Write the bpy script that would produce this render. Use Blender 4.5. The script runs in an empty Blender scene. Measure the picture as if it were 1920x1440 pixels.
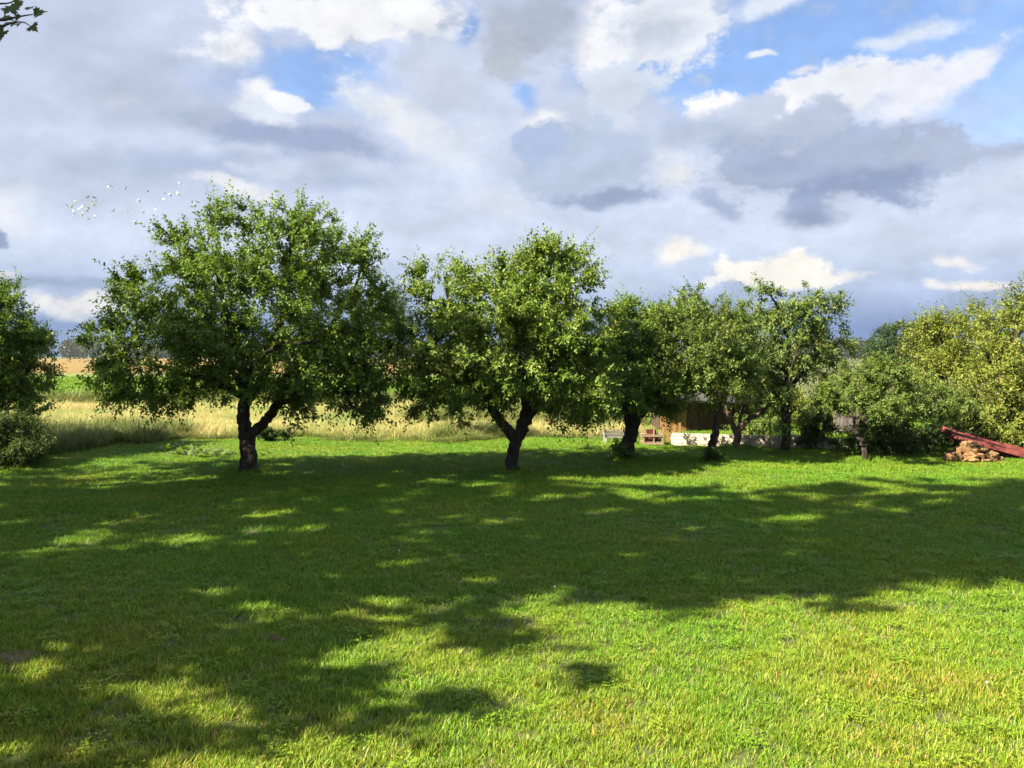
import bpy, bmesh, math, random
import numpy as np
from mathutils import Vector, Matrix, noise as mnoise

# ------------------------------------------------------------------ camera, world, sun, exposure
R = math.radians
scene = bpy.context.scene
H, F = 2.0, 1630.0                      # eye height (m), focal length in photograph pixels
PITCH = math.atan(52.0 / F)
SUN_EL, SUN_AZ = 42.0, 30.0             # elevation; degrees the light travels away from the viewer (0 = straight left to right)
SKY_STRENGTH = 0.1
EXPOSURE = 2.1

cam = bpy.data.cameras.new('camera')
cam.sensor_width = 36.0
cam.lens = F / 1920.0 * 36.0
cam.clip_start, cam.clip_end = 0.05, 6000.0
cam_o = bpy.data.objects.new('camera', cam)
scene.collection.objects.link(cam_o)
cam_o.location = (0, 0, H)
cam_o.rotation_euler = (math.pi / 2 - PITCH, 0, 0)
scene.camera = cam_o

scene.view_settings.view_transform = 'Standard'
scene.view_settings.look = 'None'
scene.view_settings.gamma = 1.0
scene.view_settings.use_curve_mapping = False
scene.view_settings.exposure = EXPOSURE
scene.render.engine = 'CYCLES'
scene.cycles.max_bounces = 6
scene.cycles.diffuse_bounces = 3
scene.cycles.glossy_bounces = 2
scene.cycles.transmission_bounces = 3
scene.cycles.transparent_max_bounces = 4
scene.cycles.caustics_reflective = False
scene.cycles.caustics_refractive = False

sun = bpy.data.lights.new('sun', 'SUN')
sun.energy = 4.5
sun.angle = R(0.5)
sun.color = (1.0, 0.89, 0.66)
sun_o = bpy.data.objects.new('sun', sun)
scene.collection.objects.link(sun_o)
LIGHT = Vector((math.cos(R(SUN_AZ)) * math.cos(R(SUN_EL)), math.sin(R(SUN_AZ)) * math.cos(R(SUN_EL)), -math.sin(R(SUN_EL))))
sun_o.rotation_euler = LIGHT.to_track_quat('-Z', 'Y').to_euler()
sun_o.location = (-20, -10, 20)

def lin(c):
    return tuple((x / 255 / 12.92 if x / 255 <= 0.04045 else ((x / 255 + 0.055) / 1.055) ** 2.4) for x in c)

world = bpy.data.worlds.new('World')
scene.world = world
world.use_nodes = True

def build_sky():
    nt = world.node_tree
    nt.nodes.clear()
    N, L = nt.nodes.new, nt.links.new
    out = N('ShaderNodeOutputWorld'); bg = N('ShaderNodeBackground'); L(bg.outputs[0], out.inputs[0])
    bg.inputs['Strength'].default_value = SKY_STRENGTH
    k = 1.0 / (SKY_STRENGTH * 2 ** EXPOSURE)
    def col(c): return tuple(v * k for v in lin(c)) + (1.0,)
    tc = N('ShaderNodeTexCoord')
    sep = N('ShaderNodeSeparateXYZ'); L(tc.outputs['Generated'], sep.inputs[0])
    def math_(op, a, b=None, c=None, clamp=False):
        m = N('ShaderNodeMath'); m.operation = op; m.use_clamp = clamp
        for i, v in enumerate((a, b, c)):
            if v is None: continue
            if isinstance(v, (int, float)): m.inputs[i].default_value = v
            else: L(v, m.inputs[i])
        return m.outputs[0]
    az = math_('ARCTAN2', sep.outputs[0], sep.outputs[1])
    el = math_('ARCSINE', sep.outputs[2])
    comb = N('ShaderNodeCombineXYZ'); L(az, comb.inputs[0]); L(el, comb.inputs[1])
    squash = N('ShaderNodeVectorMath'); squash.operation = 'MULTIPLY'
    L(tc.outputs['Generated'], squash.inputs[0]); squash.inputs[1].default_value = (1, 1, 1.5)
    def noise(scale, detail, rough, lac=2.0):
        n = N('ShaderNodeTexNoise'); n.inputs['Scale'].default_value = scale
        n.inputs['Detail'].default_value = detail; n.inputs['Roughness'].default_value = rough
        n.inputs['Lacunarity'].default_value = lac
        L(squash.outputs[0], n.inputs['Vector']); return n
    nw = noise(9, 3, 0.55); nf = noise(24, 8, 0.64); nb = noise(11, 5, 0.6)
    ws = N('ShaderNodeVectorMath'); ws.operation = 'SUBTRACT'; L(nw.outputs['Color'], ws.inputs[0]); ws.inputs[1].default_value = (.5, .5, .5)
    wm = N('ShaderNodeVectorMath'); wm.operation = 'MULTIPLY_ADD'
    L(ws.outputs[0], wm.inputs[0]); wm.inputs[1].default_value = (0.085, 0.05, 0); L(comb.outputs[0], wm.inputs[2])
    warped = wm.outputs[0]
    # edge thresholds shared by the clouds: c = crisp cumulus, m = medium, s = soft veil
    kinds = {}
    for key, amp, soft in (('c', 2.1, 0.4), ('m', 2.0, 0.78), ('s', 1.1, 1.1)):
        hi = math_('MULTIPLY_ADD', nf.outputs['Fac'], amp, 1.0 - amp * 0.5)
        kinds[key] = (hi, math_('SUBTRACT', hi, soft))
    # clear sky behind
    sky = N('ShaderNodeTexSky'); sky.sky_type = 'NISHITA'; sky.sun_disc = False
    sky.sun_elevation = R(SUN_EL)
    sky.sun_rotation = math.atan2(-math.cos(R(SUN_AZ)), -math.sin(R(SUN_AZ)))
    sky.altitude = 100; sky.air_density = 1.0; sky.dust_density = 0.6; sky.ozone_density = 1.4
    dim = N('ShaderNodeVectorMath'); dim.operation = 'MULTIPLY'; L(sky.outputs[0], dim.inputs[0]); dim.inputs[1].default_value = (0.42, 0.44, 0.50)
    clear = dim.outputs[0]
    # high veil whose tone follows the height above the horizon, broken by noise
    ramp = N('ShaderNodeValToRGB'); L(math_('MULTIPLY', el, 2.0), ramp.inputs[0])
    stops = [(0.0, (114, 140, 187)), (0.06, (123, 149, 196)), (0.14, (182, 199, 229)), (0.24, (207, 219, 240)), (0.5, (204, 215, 238)), (0.8, (200, 211, 234)), (1.0, (192, 205, 231))]
    cr = ramp.color_ramp
    while len(cr.elements) < len(stops): cr.elements.new(0.5)
    for e, (p, c) in zip(cr.elements, stops): e.position = p; e.color = lin(c) + (1,)
    vm = N('ShaderNodeVectorMath'); vm.operation = 'SCALE'; L(ramp.outputs[0], vm.inputs[0]); L(math_('MULTIPLY_ADD', nb.outputs['Fac'], 0.55 * k, 0.75 * k), vm.inputs['Scale'])
    cover = N('ShaderNodeMapRange'); L(nb.outputs['Fac'], cover.inputs[0]); cover.inputs[1].default_value = 0.30; cover.inputs[2].default_value = 0.44
    cur = None
    def mix(fac, a, b):
        m = N('ShaderNodeMix'); m.data_type = 'RGBA'
        if isinstance(fac, (int, float)): m.inputs[0].default_value = fac
        else: L(fac, m.inputs[0])
        for i, v in ((6, a), (7, b)):
            if isinstance(v, tuple): m.inputs[i].default_value = v
            else: L(v, m.inputs[i])
        return m.outputs[2]
    up = N('ShaderNodeMapRange'); L(el, up.inputs[0]); up.inputs[1].default_value = 0.55; up.inputs[2].default_value = 0.9   # veil thins out overhead
    base_cov = math_('MULTIPLY_ADD', math_('SUBTRACT', cover.outputs[0], 1.0), up.outputs[0], 1.0)
    cur = mix(base_cov, clear, vm.outputs[0])
    def blob(px, py, rx, ry, c, kind='c', rot=0.0, amt=1.0):
        nonlocal cur
        a0 = math.atan((px - 960) / F); e0 = math.atan((668 - py) / math.hypot(F, px - 960))
        ca = math.cos(a0)
        mp = N('ShaderNodeMapping'); mp.vector_type = 'TEXTURE'
        mp.inputs['Location'].default_value = (a0, e0, 0); mp.inputs['Rotation'].default_value = (0, 0, rot)
        mp.inputs['Scale'].default_value = (1.12 * rx / F * ca, 1.12 * ry / F, 1)
        L(warped, mp.inputs['Vector'])
        ln = N('ShaderNodeVectorMath'); ln.operation = 'LENGTH'; L(mp.outputs[0], ln.inputs[0])
        mr = N('ShaderNodeMapRange'); mr.interpolation_type = 'SMOOTHSTEP'
        L(ln.outputs['Value'], mr.inputs[0])
        hi, lo = kinds[kind]
        L(hi, mr.inputs[1]); L(lo, mr.inputs[2]); mr.inputs[3].default_value = 0; mr.inputs[4].default_value = amt
        cur = mix(mr.outputs[0], cur, clear if c == 'clear' else col(c))
    W = (250, 250, 252)
    for b in SKY: blob(*b)
    # light billow modulation over everything
    # and soft relief: billows brighter on the side turned to the sun (up and to the left), greyer below
    ra = noise(15, 5, 0.55); rb = noise(15, 5, 0.55)
    sh = N('ShaderNodeVectorMath'); sh.operation = 'ADD'; L(squash.outputs[0], sh.inputs[0]); sh.inputs[1].default_value = (-0.010, 0.0, 0.020)
    L(sh.outputs[0], rb.inputs['Vector'])
    rel = math_('SUBTRACT', ra.outputs['Fac'], rb.outputs['Fac'])
    mod = math_('MULTIPLY_ADD', rel, 0.4, math_('MULTIPLY_ADD', nf.outputs['Fac'], 0.3, 0.86))
    fin = N('ShaderNodeVectorMath'); fin.operation = 'SCALE'; L(cur, fin.inputs[0]); L(mod, fin.inputs['Scale'])
    L(fin.outputs[0], bg.inputs['Color'])
    world.cycles.sampling_method = 'MANUAL'
    world.cycles.sample_map_resolution = 512

WHT, LGT = (250, 250, 253), (226, 231, 240)
SKY = [
    # openings in the veil
    (585, 155, 225, 100, 'clear', 'm'), (1190, 140, 130, 72, 'clear', 'm'), (1400, 140, 235, 115, 'clear', 'm'), (870, 60, 34, 48, 'clear', 'm'),
    (1560, 70, 360, 170, 'clear', 'm'), (1830, 110, 330, 190, 'clear', 's', 0, 0.9), (1880, 240, 150, 70, 'clear', 's', 0, 0.55), (985, 190, 38, 40, 'clear', 'm'),
    # left bank: grey-blue undersides
    (240, 130, 330, 130, (188, 199, 221), 's', 0, 0.8), (430, 225, 300, 55, (177, 190, 216), 's', -0.1, 0.8), (560, 270, 230, 42, (160, 175, 206), 'm', -0.12, 0.9),
    (250, 320, 300, 60, (175, 190, 216), 's', 0, 0.8), (480, 320, 330, 30, (165, 180, 209), 's', -0.05, 0.7), (230, 195, 50, 26, (211, 219, 235), 's'),
    (520, 325, 80, 18, (203, 214, 235), 'm'), (440, 350, 90, 16, (236, 238, 244), 'm', -0.15), (640, 360, 120, 28, (180, 195, 220), 's'),
    (20, 390, 70, 60, (236, 237, 241), 's', 0, 0.85), (4, 440, 22, 20, (151, 167, 197), 'c'), (10, 512, 60, 12, (238, 235, 232), 'm'),
    (150, 530, 220, 20, (158, 176, 205), 'm', 0, 0.9), (160, 566, 120, 22, (232, 232, 234), 'm'), (120, 620, 260, 34, (134, 158, 204), 's', 0, 0.9),
    # bright upper masses
    (660, 40, 240, 46, (246, 247, 250), 'c'), (420, 85, 62, 40, WHT, 'm'), (478, 180, 50, 30, (246, 247, 251), 'm'), (500, 215, 95, 28, (222, 229, 243), 'm', -0.2), (540, 205, 55, 14, (240, 242, 248), 'c', -0.25),
    (760, 235, 150, 60, (233, 236, 243), 'm', -0.5), (830, 150, 110, 80, (203, 213, 231), 'm'), (850, 290, 110, 70, (223, 231, 244), 's'), (640, 40, 110, 26, WHT, 'm'),
    (1140, 75, 70, 62, (247, 248, 251), 'c'), (1250, 55, 130, 70, (236, 240, 247), 'c'), (1240, 60, 85, 48, (203, 212, 229), 'm'), (990, 60, 140, 85, (177, 187, 207), 'm'),
    (960, 110, 80, 60, (187, 194, 207), 'm'), (1450, 18, 110, 24, (225, 234, 248), 'm', 0.3),
    # middle mass
    (1110, 230, 170, 80, (201, 212, 232), 'm'), (1165, 185, 75, 60, (211, 221, 238), 'c'), (1010, 240, 50, 34, (244, 245, 249), 'm'), (1100, 310, 150, 72, (187, 202, 226), 'c'),
    (1270, 315, 60, 40, (232, 235, 242), 'm', -0.6), (1150, 372, 120, 26, (158, 174, 203), 'm'), (1010, 275, 50, 40, (180, 198, 228), 'c'), (930, 385, 110, 34, (221, 228, 240), 's', 0, 0.9),
    # right mass
    (1335, 205, 56, 34, WHT, 'c'), (1465, 195, 54, 34, WHT, 'c'), (1590, 175, 140, 52, (240, 243, 250), 'c'), (1690, 195, 120, 50, (236, 239, 248), 'm', 0.45), (1760, 150, 110, 22, (238, 241, 249), 'm', 0.35),
    (1400, 225, 60, 46, (201, 212, 232), 'c'), (1350, 260, 120, 40, (188, 201, 223), 'm', -0.2), (1510, 255, 100, 52, (190, 202, 223), 'c'), (1560, 310, 260, 64, (175, 189, 215), 'c'), (1760, 292, 105, 42, (180, 193, 218), 'c'),
    (1600, 352, 200, 34, (149, 165, 196), 'm', 0.02), (1450, 300, 140, 36, (167, 181, 209), 'm', -0.35), (1875, 283, 58, 26, (182, 194, 219), 'm', -0.3), (1350, 385, 50, 26, (172, 186, 215), 'm', -0.4), (1530, 404, 64, 26, (158, 174, 204), 'm'),
    (1890, 330, 110, 40, (211, 221, 241), 's', 0, 0.8),
    # low bright cumulus
    (1270, 465, 40, 32, (252, 248, 240), 'm'), (1455, 508, 125, 34, (253, 250, 242), 'c'), (1560, 524, 90, 12, (250, 246, 240), 'm', 0.05), (1780, 488, 58, 12, (246, 244, 243), 'm', -0.2), (1818, 534, 95, 12, (246, 241, 240), 'm', -0.06),
    (1190, 530, 130, 26, (197, 211, 233), 'm'), (1695, 85, 90, 18, (219, 230, 248), 'm'), (1490, 146, 34, 9, (232, 237, 247), 'm'), (1415, 108, 16, 6, (234, 240, 248), 'm'),
]
build_sky()

# ------------------------------------------------------------------ helpers
rng = np.random.default_rng(7)
random.seed(7)
COL = scene.collection

def D(py):                               # distance of a ground point seen on photograph row py
    return H * F / (py - 668.0)

def P(px, py, d):                        # world point at distance d (along +Y) seen at px, py
    a, b = (px - 960) / F, -(py - 720) / F
    cy, cz = math.cos(PITCH) + b * math.sin(PITCH), -math.sin(PITCH) + b * math.cos(PITCH)
    s = d / cy
    return np.array((a * s, d, H + cz * s))

def ground_z(x, y):
    x = np.asarray(x, float); y = np.asarray(y, float)
    z = 0.035 * np.sin(x * 0.83 + 1.1) * np.sin(y * 0.71 + 0.4) + 0.012 * np.sin(x * 1.4 + y * 1.0)
    r = np.sqrt(x * x + y * y)
    return z * np.clip((45 - r) / 20, 0, 1)

def tag(o, label=None, cat=None, group=None, kind=None):
    if label: o['label'] = label
    if cat: o['category'] = cat
    if group: o['group'] = group
    if kind: o['kind'] = kind
    return o

def empty(name, loc):
    o = bpy.data.objects.new(name, None)
    o.empty_display_size = 0.2
    o.location = loc
    COL.objects.link(o)
    return o

def link(name, me, parent=None, mat=None):
    if mat is not None and not me.materials: me.materials.append(mat)
    o = bpy.data.objects.new(name, me)
    COL.objects.link(o)
    if parent is not None:
        o.parent = parent
        o.matrix_parent_inverse = Matrix.Translation(-Vector(parent.location)) if parent.parent is None and parent.type == 'EMPTY' else Matrix.Identity(4)
    return o

def np_mesh(name, verts, faces, smooth=False, attr=None):
    """verts (n,3), faces (m,k) array of equal-sized polygons or a list of such arrays"""
    me = bpy.data.meshes.new(name)
    fl = faces if isinstance(faces, list) else [faces]
    verts = np.asarray(verts, dtype=np.float32)
    me.vertices.add(len(verts)); me.vertices.foreach_set('co', verts.ravel())
    loops = np.concatenate([f.ravel() for f in fl]).astype(np.int32)
    sizes = np.concatenate([np.full(len(f), f.shape[1], np.int32) for f in fl])
    starts = np.concatenate([[0], np.cumsum(sizes)[:-1]]).astype(np.int32)
    me.loops.add(len(loops)); me.loops.foreach_set('vertex_index', loops)
    me.polygons.add(len(sizes)); me.polygons.foreach_set('loop_start', starts); me.polygons.foreach_set('loop_total', sizes)
    if smooth: me.polygons.foreach_set('use_smooth', np.ones(len(sizes), bool))
    me.update(calc_edges=True)
    if attr is not None:
        a = me.attributes.new('shade', 'FLOAT', 'POINT'); a.data.foreach_set('value', np.asarray(attr, np.float32))
    return me

def bm_mesh(name, bm, smooth=False):
    me = bpy.data.meshes.new(name); bm.to_mesh(me); bm.free()
    if smooth:
        for p in me.polygons: p.use_smooth = True
    return me

def box_bm(bm, c, s, rot=None, bev=0.0):
    r = bmesh.ops.create_cube(bm, size=1.0)
    M = Matrix.Translation(Vector(c)) @ (rot.to_matrix().to_4x4() if rot is not None else Matrix.Identity(4)) @ Matrix.Diagonal((*s, 1))
    bmesh.ops.transform(bm, matrix=M, verts=r['verts'])
    return r['verts']

def box_mesh(name, s, bev=0.004, jit=0.0):
    bm = bmesh.new(); box_bm(bm, (0, 0, 0), s)
    if jit:
        for v in bm.verts: v.co += Vector((random.uniform(-jit, jit), random.uniform(-jit, jit), random.uniform(-jit, jit)))
    if bev: bmesh.ops.bevel(bm, geom=bm.edges[:], offset=bev, segments=1, affect='EDGES')
    return bm_mesh(name, bm)

# ------------------------------------------------------------------ materials
def new_mat(name):
    m = bpy.data.materials.new(name); m.use_nodes = True
    nt = m.node_tree
    return m, nt, nt.nodes, nt.links, nt.nodes['Principled BSDF']

def ramp_node(nodes, stops):
    r = nodes.new('ShaderNodeValToRGB'); cr = r.color_ramp
    while len(cr.elements) < len(stops): cr.elements.new(0.5)
    for e, (p, c) in zip(cr.elements, stops): e.position = p; e.color = (*c, 1)
    return r

def leaf_mat(name, stops, trans=0.35, under=(0.15, 0.19, 0.065), rough=0.5, tint=(1.25, 1.2, 0.45), spec=0.35):
    m, nt, N, L, pr = new_mat(name)
    at = N.new('ShaderNodeAttribute'); at.attribute_name = 'shade'
    rp = ramp_node(N, stops); L.new(at.outputs['Fac'], rp.inputs[0])
    geo = N.new('ShaderNodeNewGeometry')
    mx = N.new('ShaderNodeMix'); mx.data_type = 'RGBA'; mx.inputs[7].default_value = (*under, 1)
    hf = N.new('ShaderNodeMath'); hf.operation = 'MULTIPLY'; hf.inputs[1].default_value = 0.6
    L.new(geo.outputs['Backfacing'], hf.inputs[0]); L.new(hf.outputs[0], mx.inputs[0]); L.new(rp.outputs[0], mx.inputs[6])
    L.new(mx.outputs[2], pr.inputs['Base Color']); pr.inputs['Roughness'].default_value = rough
    pr.inputs['Specular IOR Level'].default_value = spec
    tr = N.new('ShaderNodeBsdfTranslucent')
    tm = N.new('ShaderNodeMix'); tm.data_type = 'RGBA'; tm.blend_type = 'MULTIPLY'; tm.inputs[0].default_value = 1
    L.new(rp.outputs[0], tm.inputs[6]); tm.inputs[7].default_value = (*tint, 1); L.new(tm.outputs[2], tr.inputs[0])
    ms = N.new('ShaderNodeMixShader'); ms.inputs[0].default_value = trans
    L.new(pr.outputs[0], ms.inputs[1]); L.new(tr.outputs[0], ms.inputs[2])
    L.new(ms.outputs[0], N['Material Output'].inputs[0])
    return m

def grass_mat(name, stops, patch, trans=0.3, rough=0.5, scale=0.35, dry=0.0):
    """blade colour from the blade's own tone, shifted by large irregular patches of the turf"""
    m, nt, N, L, pr = new_mat(name)
    at = N.new('ShaderNodeAttribute'); at.attribute_name = 'shade'
    rp = ramp_node(N, stops); L.new(at.outputs['Fac'], rp.inputs[0])
    geo = N.new('ShaderNodeNewGeometry')
    nz = N.new('ShaderNodeTexNoise'); nz.inputs['Scale'].default_value = scale; nz.inputs['Detail'].default_value = 6; nz.inputs['Roughness'].default_value = 0.65
    L.new(geo.outputs['Position'], nz.inputs['Vector'])
    pm = ramp_node(N, patch); src = nz.outputs['Fac']
    if dry:                              # the turf is drier towards the house behind the viewer
        sp = N.new('ShaderNodeSeparateXYZ'); L.new(geo.outputs['Position'], sp.inputs[0])
        dm = N.new('ShaderNodeMapRange'); dm.inputs[1].default_value = 10; dm.inputs[2].default_value = 3; dm.inputs[4].default_value = dry
        L.new(sp.outputs[1], dm.inputs[0]); ad = N.new('ShaderNodeMath'); ad.operation = 'ADD'; L.new(src, ad.inputs[0]); L.new(dm.outputs[0], ad.inputs[1]); src = ad.outputs[0]
    L.new(src, pm.inputs[0])
    mu = N.new('ShaderNodeMix'); mu.data_type = 'RGBA'; mu.blend_type = 'MULTIPLY'; mu.inputs[0].default_value = 1
    L.new(rp.outputs[0], mu.inputs[6]); L.new(pm.outputs[0], mu.inputs[7])
    L.new(mu.outputs[2], pr.inputs['Base Color']); pr.inputs['Roughness'].default_value = rough
    pr.inputs['Specular IOR Level'].default_value = 0.35
    tr = N.new('ShaderNodeBsdfTranslucent'); L.new(mu.outputs[2], tr.inputs[0])
    ms = N.new('ShaderNodeMixShader'); ms.inputs[0].default_value = trans
    L.new(pr.outputs[0], ms.inputs[1]); L.new(tr.outputs[0], ms.inputs[2])
    L.new(ms.outputs[0], N['Material Output'].inputs[0])
    return m

def noise_mat(name, stops, scale=8.0, detail=6, rough=0.85, bump=0.3, stretch=(1, 1, 1), obj=True, dist=0.02, rand=0.0):
    m, nt, N, L, pr = new_mat(name)
    tc = N.new('ShaderNodeTexCoord'); mp = N.new('ShaderNodeMapping'); mp.inputs['Scale'].default_value = stretch
    geo = N.new('ShaderNodeNewGeometry')
    L.new(tc.outputs['Object'] if obj else geo.outputs['Position'], mp.inputs[0])
    nz = N.new('ShaderNodeTexNoise'); nz.inputs['Scale'].default_value = scale; nz.inputs['Detail'].default_value = detail; nz.inputs['Roughness'].default_value = 0.6
    L.new(mp.outputs[0], nz.inputs['Vector'])
    rp = ramp_node(N, stops); L.new(nz.outputs['Fac'], rp.inputs[0])
    src = rp.outputs[0]
    if rand:
        oi = N.new('ShaderNodeObjectInfo')
        hs = N.new('ShaderNodeHueSaturation')
        mr = N.new('ShaderNodeMapRange'); L.new(oi.outputs['Random'], mr.inputs[0]); mr.inputs[3].default_value = 1 - rand; mr.inputs[4].default_value = 1 + rand
        L.new(mr.outputs[0], hs.inputs['Value']); L.new(src, hs.inputs['Color']); src = hs.outputs[0]
    L.new(src, pr.inputs['Base Color']); pr.inputs['Roughness'].default_value = rough
    if bump:
        bp = N.new('ShaderNodeBump'); bp.inputs['Strength'].default_value = bump; bp.inputs['Distance'].default_value = dist
        L.new(nz.outputs['Fac'], bp.inputs['Height']); L.new(bp.outputs[0], pr.inputs['Normal'])
    return m

M = {}
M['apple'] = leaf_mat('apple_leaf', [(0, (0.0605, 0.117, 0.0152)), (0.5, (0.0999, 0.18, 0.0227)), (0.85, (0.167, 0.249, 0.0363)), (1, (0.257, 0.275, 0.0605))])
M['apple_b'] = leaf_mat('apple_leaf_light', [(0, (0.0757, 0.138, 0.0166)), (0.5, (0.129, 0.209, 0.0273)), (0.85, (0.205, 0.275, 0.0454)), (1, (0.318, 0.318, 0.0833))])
M['plum'] = leaf_mat('plum_leaf', [(0, (0.0719, 0.123, 0.0209)), (0.5, (0.111, 0.177, 0.0314)), (0.85, (0.171, 0.223, 0.0458)), (1, (0.248, 0.232, 0.0653))])
M['pear'] = leaf_mat('pear_leaf', [(0, (0.0688, 0.131, 0.0262)), (0.5, (0.117, 0.185, 0.0392)), (0.85, (0.179, 0.232, 0.0587)), (1, (0.289, 0.246, 0.0914))], under=(0.16, 0.2, 0.08))
M['yellow'] = leaf_mat('cherry_plum_leaf', [(0, (0.0978, 0.151, 0.0194)), (0.5, (0.161, 0.205, 0.0281)), (0.85, (0.23, 0.259, 0.0432)), (1, (0.345, 0.259, 0.0756))])
M['darkgreen'] = leaf_mat('lime_leaf', [(0, (0.02, 0.05, 0.014)), (0.6, (0.035, 0.075, 0.022)), (1, (0.06, 0.1, 0.03))])
M['maple'] = leaf_mat('maple_leaf', [(0, (0.035, 0.05, 0.012)), (0.6, (0.05, 0.075, 0.018)), (1, (0.09, 0.1, 0.03))])
M['shrub'] = leaf_mat('shrub_leaf', [(0, (0.025, 0.05, 0.012)), (0.6, (0.045, 0.08, 0.018)), (1, (0.08, 0.1, 0.03))])
M['weed'] = leaf_mat('weed_leaf', [(0, (0.0364, 0.0765, 0.013)), (0.6, (0.0624, 0.105, 0.0208)), (0.9, (0.114, 0.14, 0.0416)), (1, (0.177, 0.184, 0.0676))])
M['dock'] = leaf_mat('broad_leaf', [(0, (0.1, 0.17, 0.03)), (1, (0.17, 0.25, 0.05))], rough=0.35)
M['forest'] = leaf_mat('forest_leaf', [(0, (0.008, 0.02, 0.009)), (0.6, (0.014, 0.03, 0.013)), (1, (0.022, 0.04, 0.017))], trans=0.15)
M['bark'] = noise_mat('dark_bark', [(0.3, (0.012, 0.008, 0.006)), (0.5, (0.03, 0.021, 0.015)), (0.62, (0.05, 0.04, 0.03)), (0.75, (0.09, 0.085, 0.07))], 14, 10, 0.95, 1.0, (1, 1, 0.3), dist=0.08)
M['bark_light'] = noise_mat('light_bark', [(0.25, (0.06, 0.042, 0.026)), (0.5, (0.13, 0.095, 0.06)), (0.75, (0.2, 0.16, 0.11))], 9, 8, 0.95, 0.8, (1, 1, 0.35), dist=0.04)
M['bark_mid'] = noise_mat('grey_bark', [(0.3, (0.03, 0.023, 0.016)), (0.5, (0.07, 0.055, 0.04)), (0.7, (0.13, 0.11, 0.085))], 12, 9, 0.95, 0.9, (1, 1, 0.35), dist=0.05)
M['twig'] = noise_mat('twig_bark', [(0.3, (0.03, 0.022, 0.015)), (0.7, (0.07, 0.055, 0.04))], 12, 3, 0.9, 0.0)
M['soil'] = noise_mat('bare_soil', [(0.3, (0.085, 0.066, 0.026)), (0.7, (0.17, 0.135, 0.058))], 14, 8, 0.95, 0.8, obj=False, dist=0.03)
M['ground'] = noise_mat('turf_soil', [(0.3, (0.045, 0.055, 0.012)), (0.5, (0.065, 0.078, 0.016)), (0.7, (0.1, 0.092, 0.028))], 2.2, 9, 0.95, 0.5, obj=False, dist=0.03)
M['meadow_ground'] = noise_mat('meadow_soil', [(0.3, (0.13, 0.12, 0.04)), (0.7, (0.22, 0.185, 0.075))], 1.2, 8, 0.95, 0.3, obj=False)
M['crop'] = noise_mat('green_crop', [(0.3, (0.055, 0.1, 0.014)), (0.5, (0.075, 0.125, 0.018)), (0.7, (0.1, 0.15, 0.026))], 0.25, 9, 0.9, 0.3, (0.3, 1, 1), obj=False, dist=0.2)
M['crop_pale'] = noise_mat('pale_green_crop', [(0.3, (0.105, 0.13, 0.02)), (0.7, (0.145, 0.165, 0.03))], 0.2, 9, 0.9, 0.3, (0.3, 1, 1), obj=False, dist=0.2)
M['wheat'] = noise_mat('ripe_wheat', [(0.3, (0.145, 0.088, 0.016)), (0.7, (0.195, 0.12, 0.023))], 0.06, 9, 0.9, 0.2, (0.3, 1, 1), obj=False, dist=0.2)
M['lawn'] = grass_mat('lawn_blade', [(0, (0.074, 0.176, 0.007)), (0.45, (0.132, 0.276, 0.012)), (0.85, (0.205, 0.335, 0.02)), (0.93, (0.28, 0.27, 0.06)), (1, (0.36, 0.29, 0.11))],
                      [(0.3, (0.7, 0.95, 0.8)), (0.45, (0.95, 1, 1)), (0.55, (1.1, 1.02, 1)), (0.64, (1.38, 1.06, 1.15)), (0.78, (1.65, 1.0, 1.5))], dry=0.16, scale=0.6)
M['meadow'] = grass_mat('meadow_blade', [(0, (0.25, 0.27, 0.085)), (0.35, (0.41, 0.37, 0.14)), (0.7, (0.53, 0.44, 0.185)), (1, (0.6, 0.47, 0.24))],
                        [(0.38, (0.5, 0.8, 0.5)), (0.5, (0.85, 0.97, 0.8)), (0.64, (1.0, 1, 1))], scale=0.28)
M['rough'] = grass_mat('rough_grass_blade', [(0, (0.09, 0.13, 0.025)), (0.6, (0.16, 0.2, 0.045)), (0.9, (0.28, 0.26, 0.09)), (1, (0.4, 0.33, 0.15))],
                       [(0.3, (0.8, 0.95, 0.8)), (0.7, (1.15, 1.05, 1.1))], scale=0.5)
M['brick'] = noise_mat('white_brick', [(0.3, (0.42, 0.36, 0.28)), (0.7, (0.55, 0.49, 0.4))], 9, 6, 0.9, 0.3, dist=0.004, rand=0.1)
M['mortar'] = noise_mat('grey_mortar', [(0.3, (0.22, 0.19, 0.15)), (0.7, (0.34, 0.3, 0.25))], 20, 5, 0.95, 0.4)
M['board'] = noise_mat('ochre_board', [(0.3, (0.15, 0.08, 0.026)), (0.7, (0.27, 0.155, 0.055))], 6, 8, 0.8, 0.4, (6, 6, 0.5), dist=0.004, rand=0.2)  # loose planks, and the shed boards coloured as sunlit
M['brownboard'] = noise_mat('brown_board', [(0.3, (0.035, 0.021, 0.013)), (0.7, (0.065, 0.042, 0.026))], 6, 8, 0.85, 0.4, (6, 6, 0.5), dist=0.004, rand=0.2)  # on the shed front, tree shade is put into this brown
M['greyboard'] = noise_mat('weathered_board', [(0.3, (0.07, 0.06, 0.06)), (0.7, (0.12, 0.108, 0.105))], 6, 8, 0.85, 0.4, (6, 6, 0.5), dist=0.004, rand=0.15)
M['palewood'] = noise_mat('pale_wood', [(0.3, (0.2, 0.14, 0.09)), (0.7, (0.31, 0.23, 0.155))], 8, 7, 0.8, 0.3, (4, 1, 4), dist=0.003, rand=0.1)
M['benchwood'] = noise_mat('grey_bench_wood', [(0.3, (0.1, 0.096, 0.09)), (0.7, (0.17, 0.163, 0.15))], 8, 7, 0.75, 0.3, (1, 4, 4), dist=0.003)
M['whitepaint'] = noise_mat('white_paint', [(0.3, (0.3, 0.29, 0.28)), (0.7, (0.42, 0.41, 0.39))], 9, 6, 0.5, 0.1)
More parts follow.
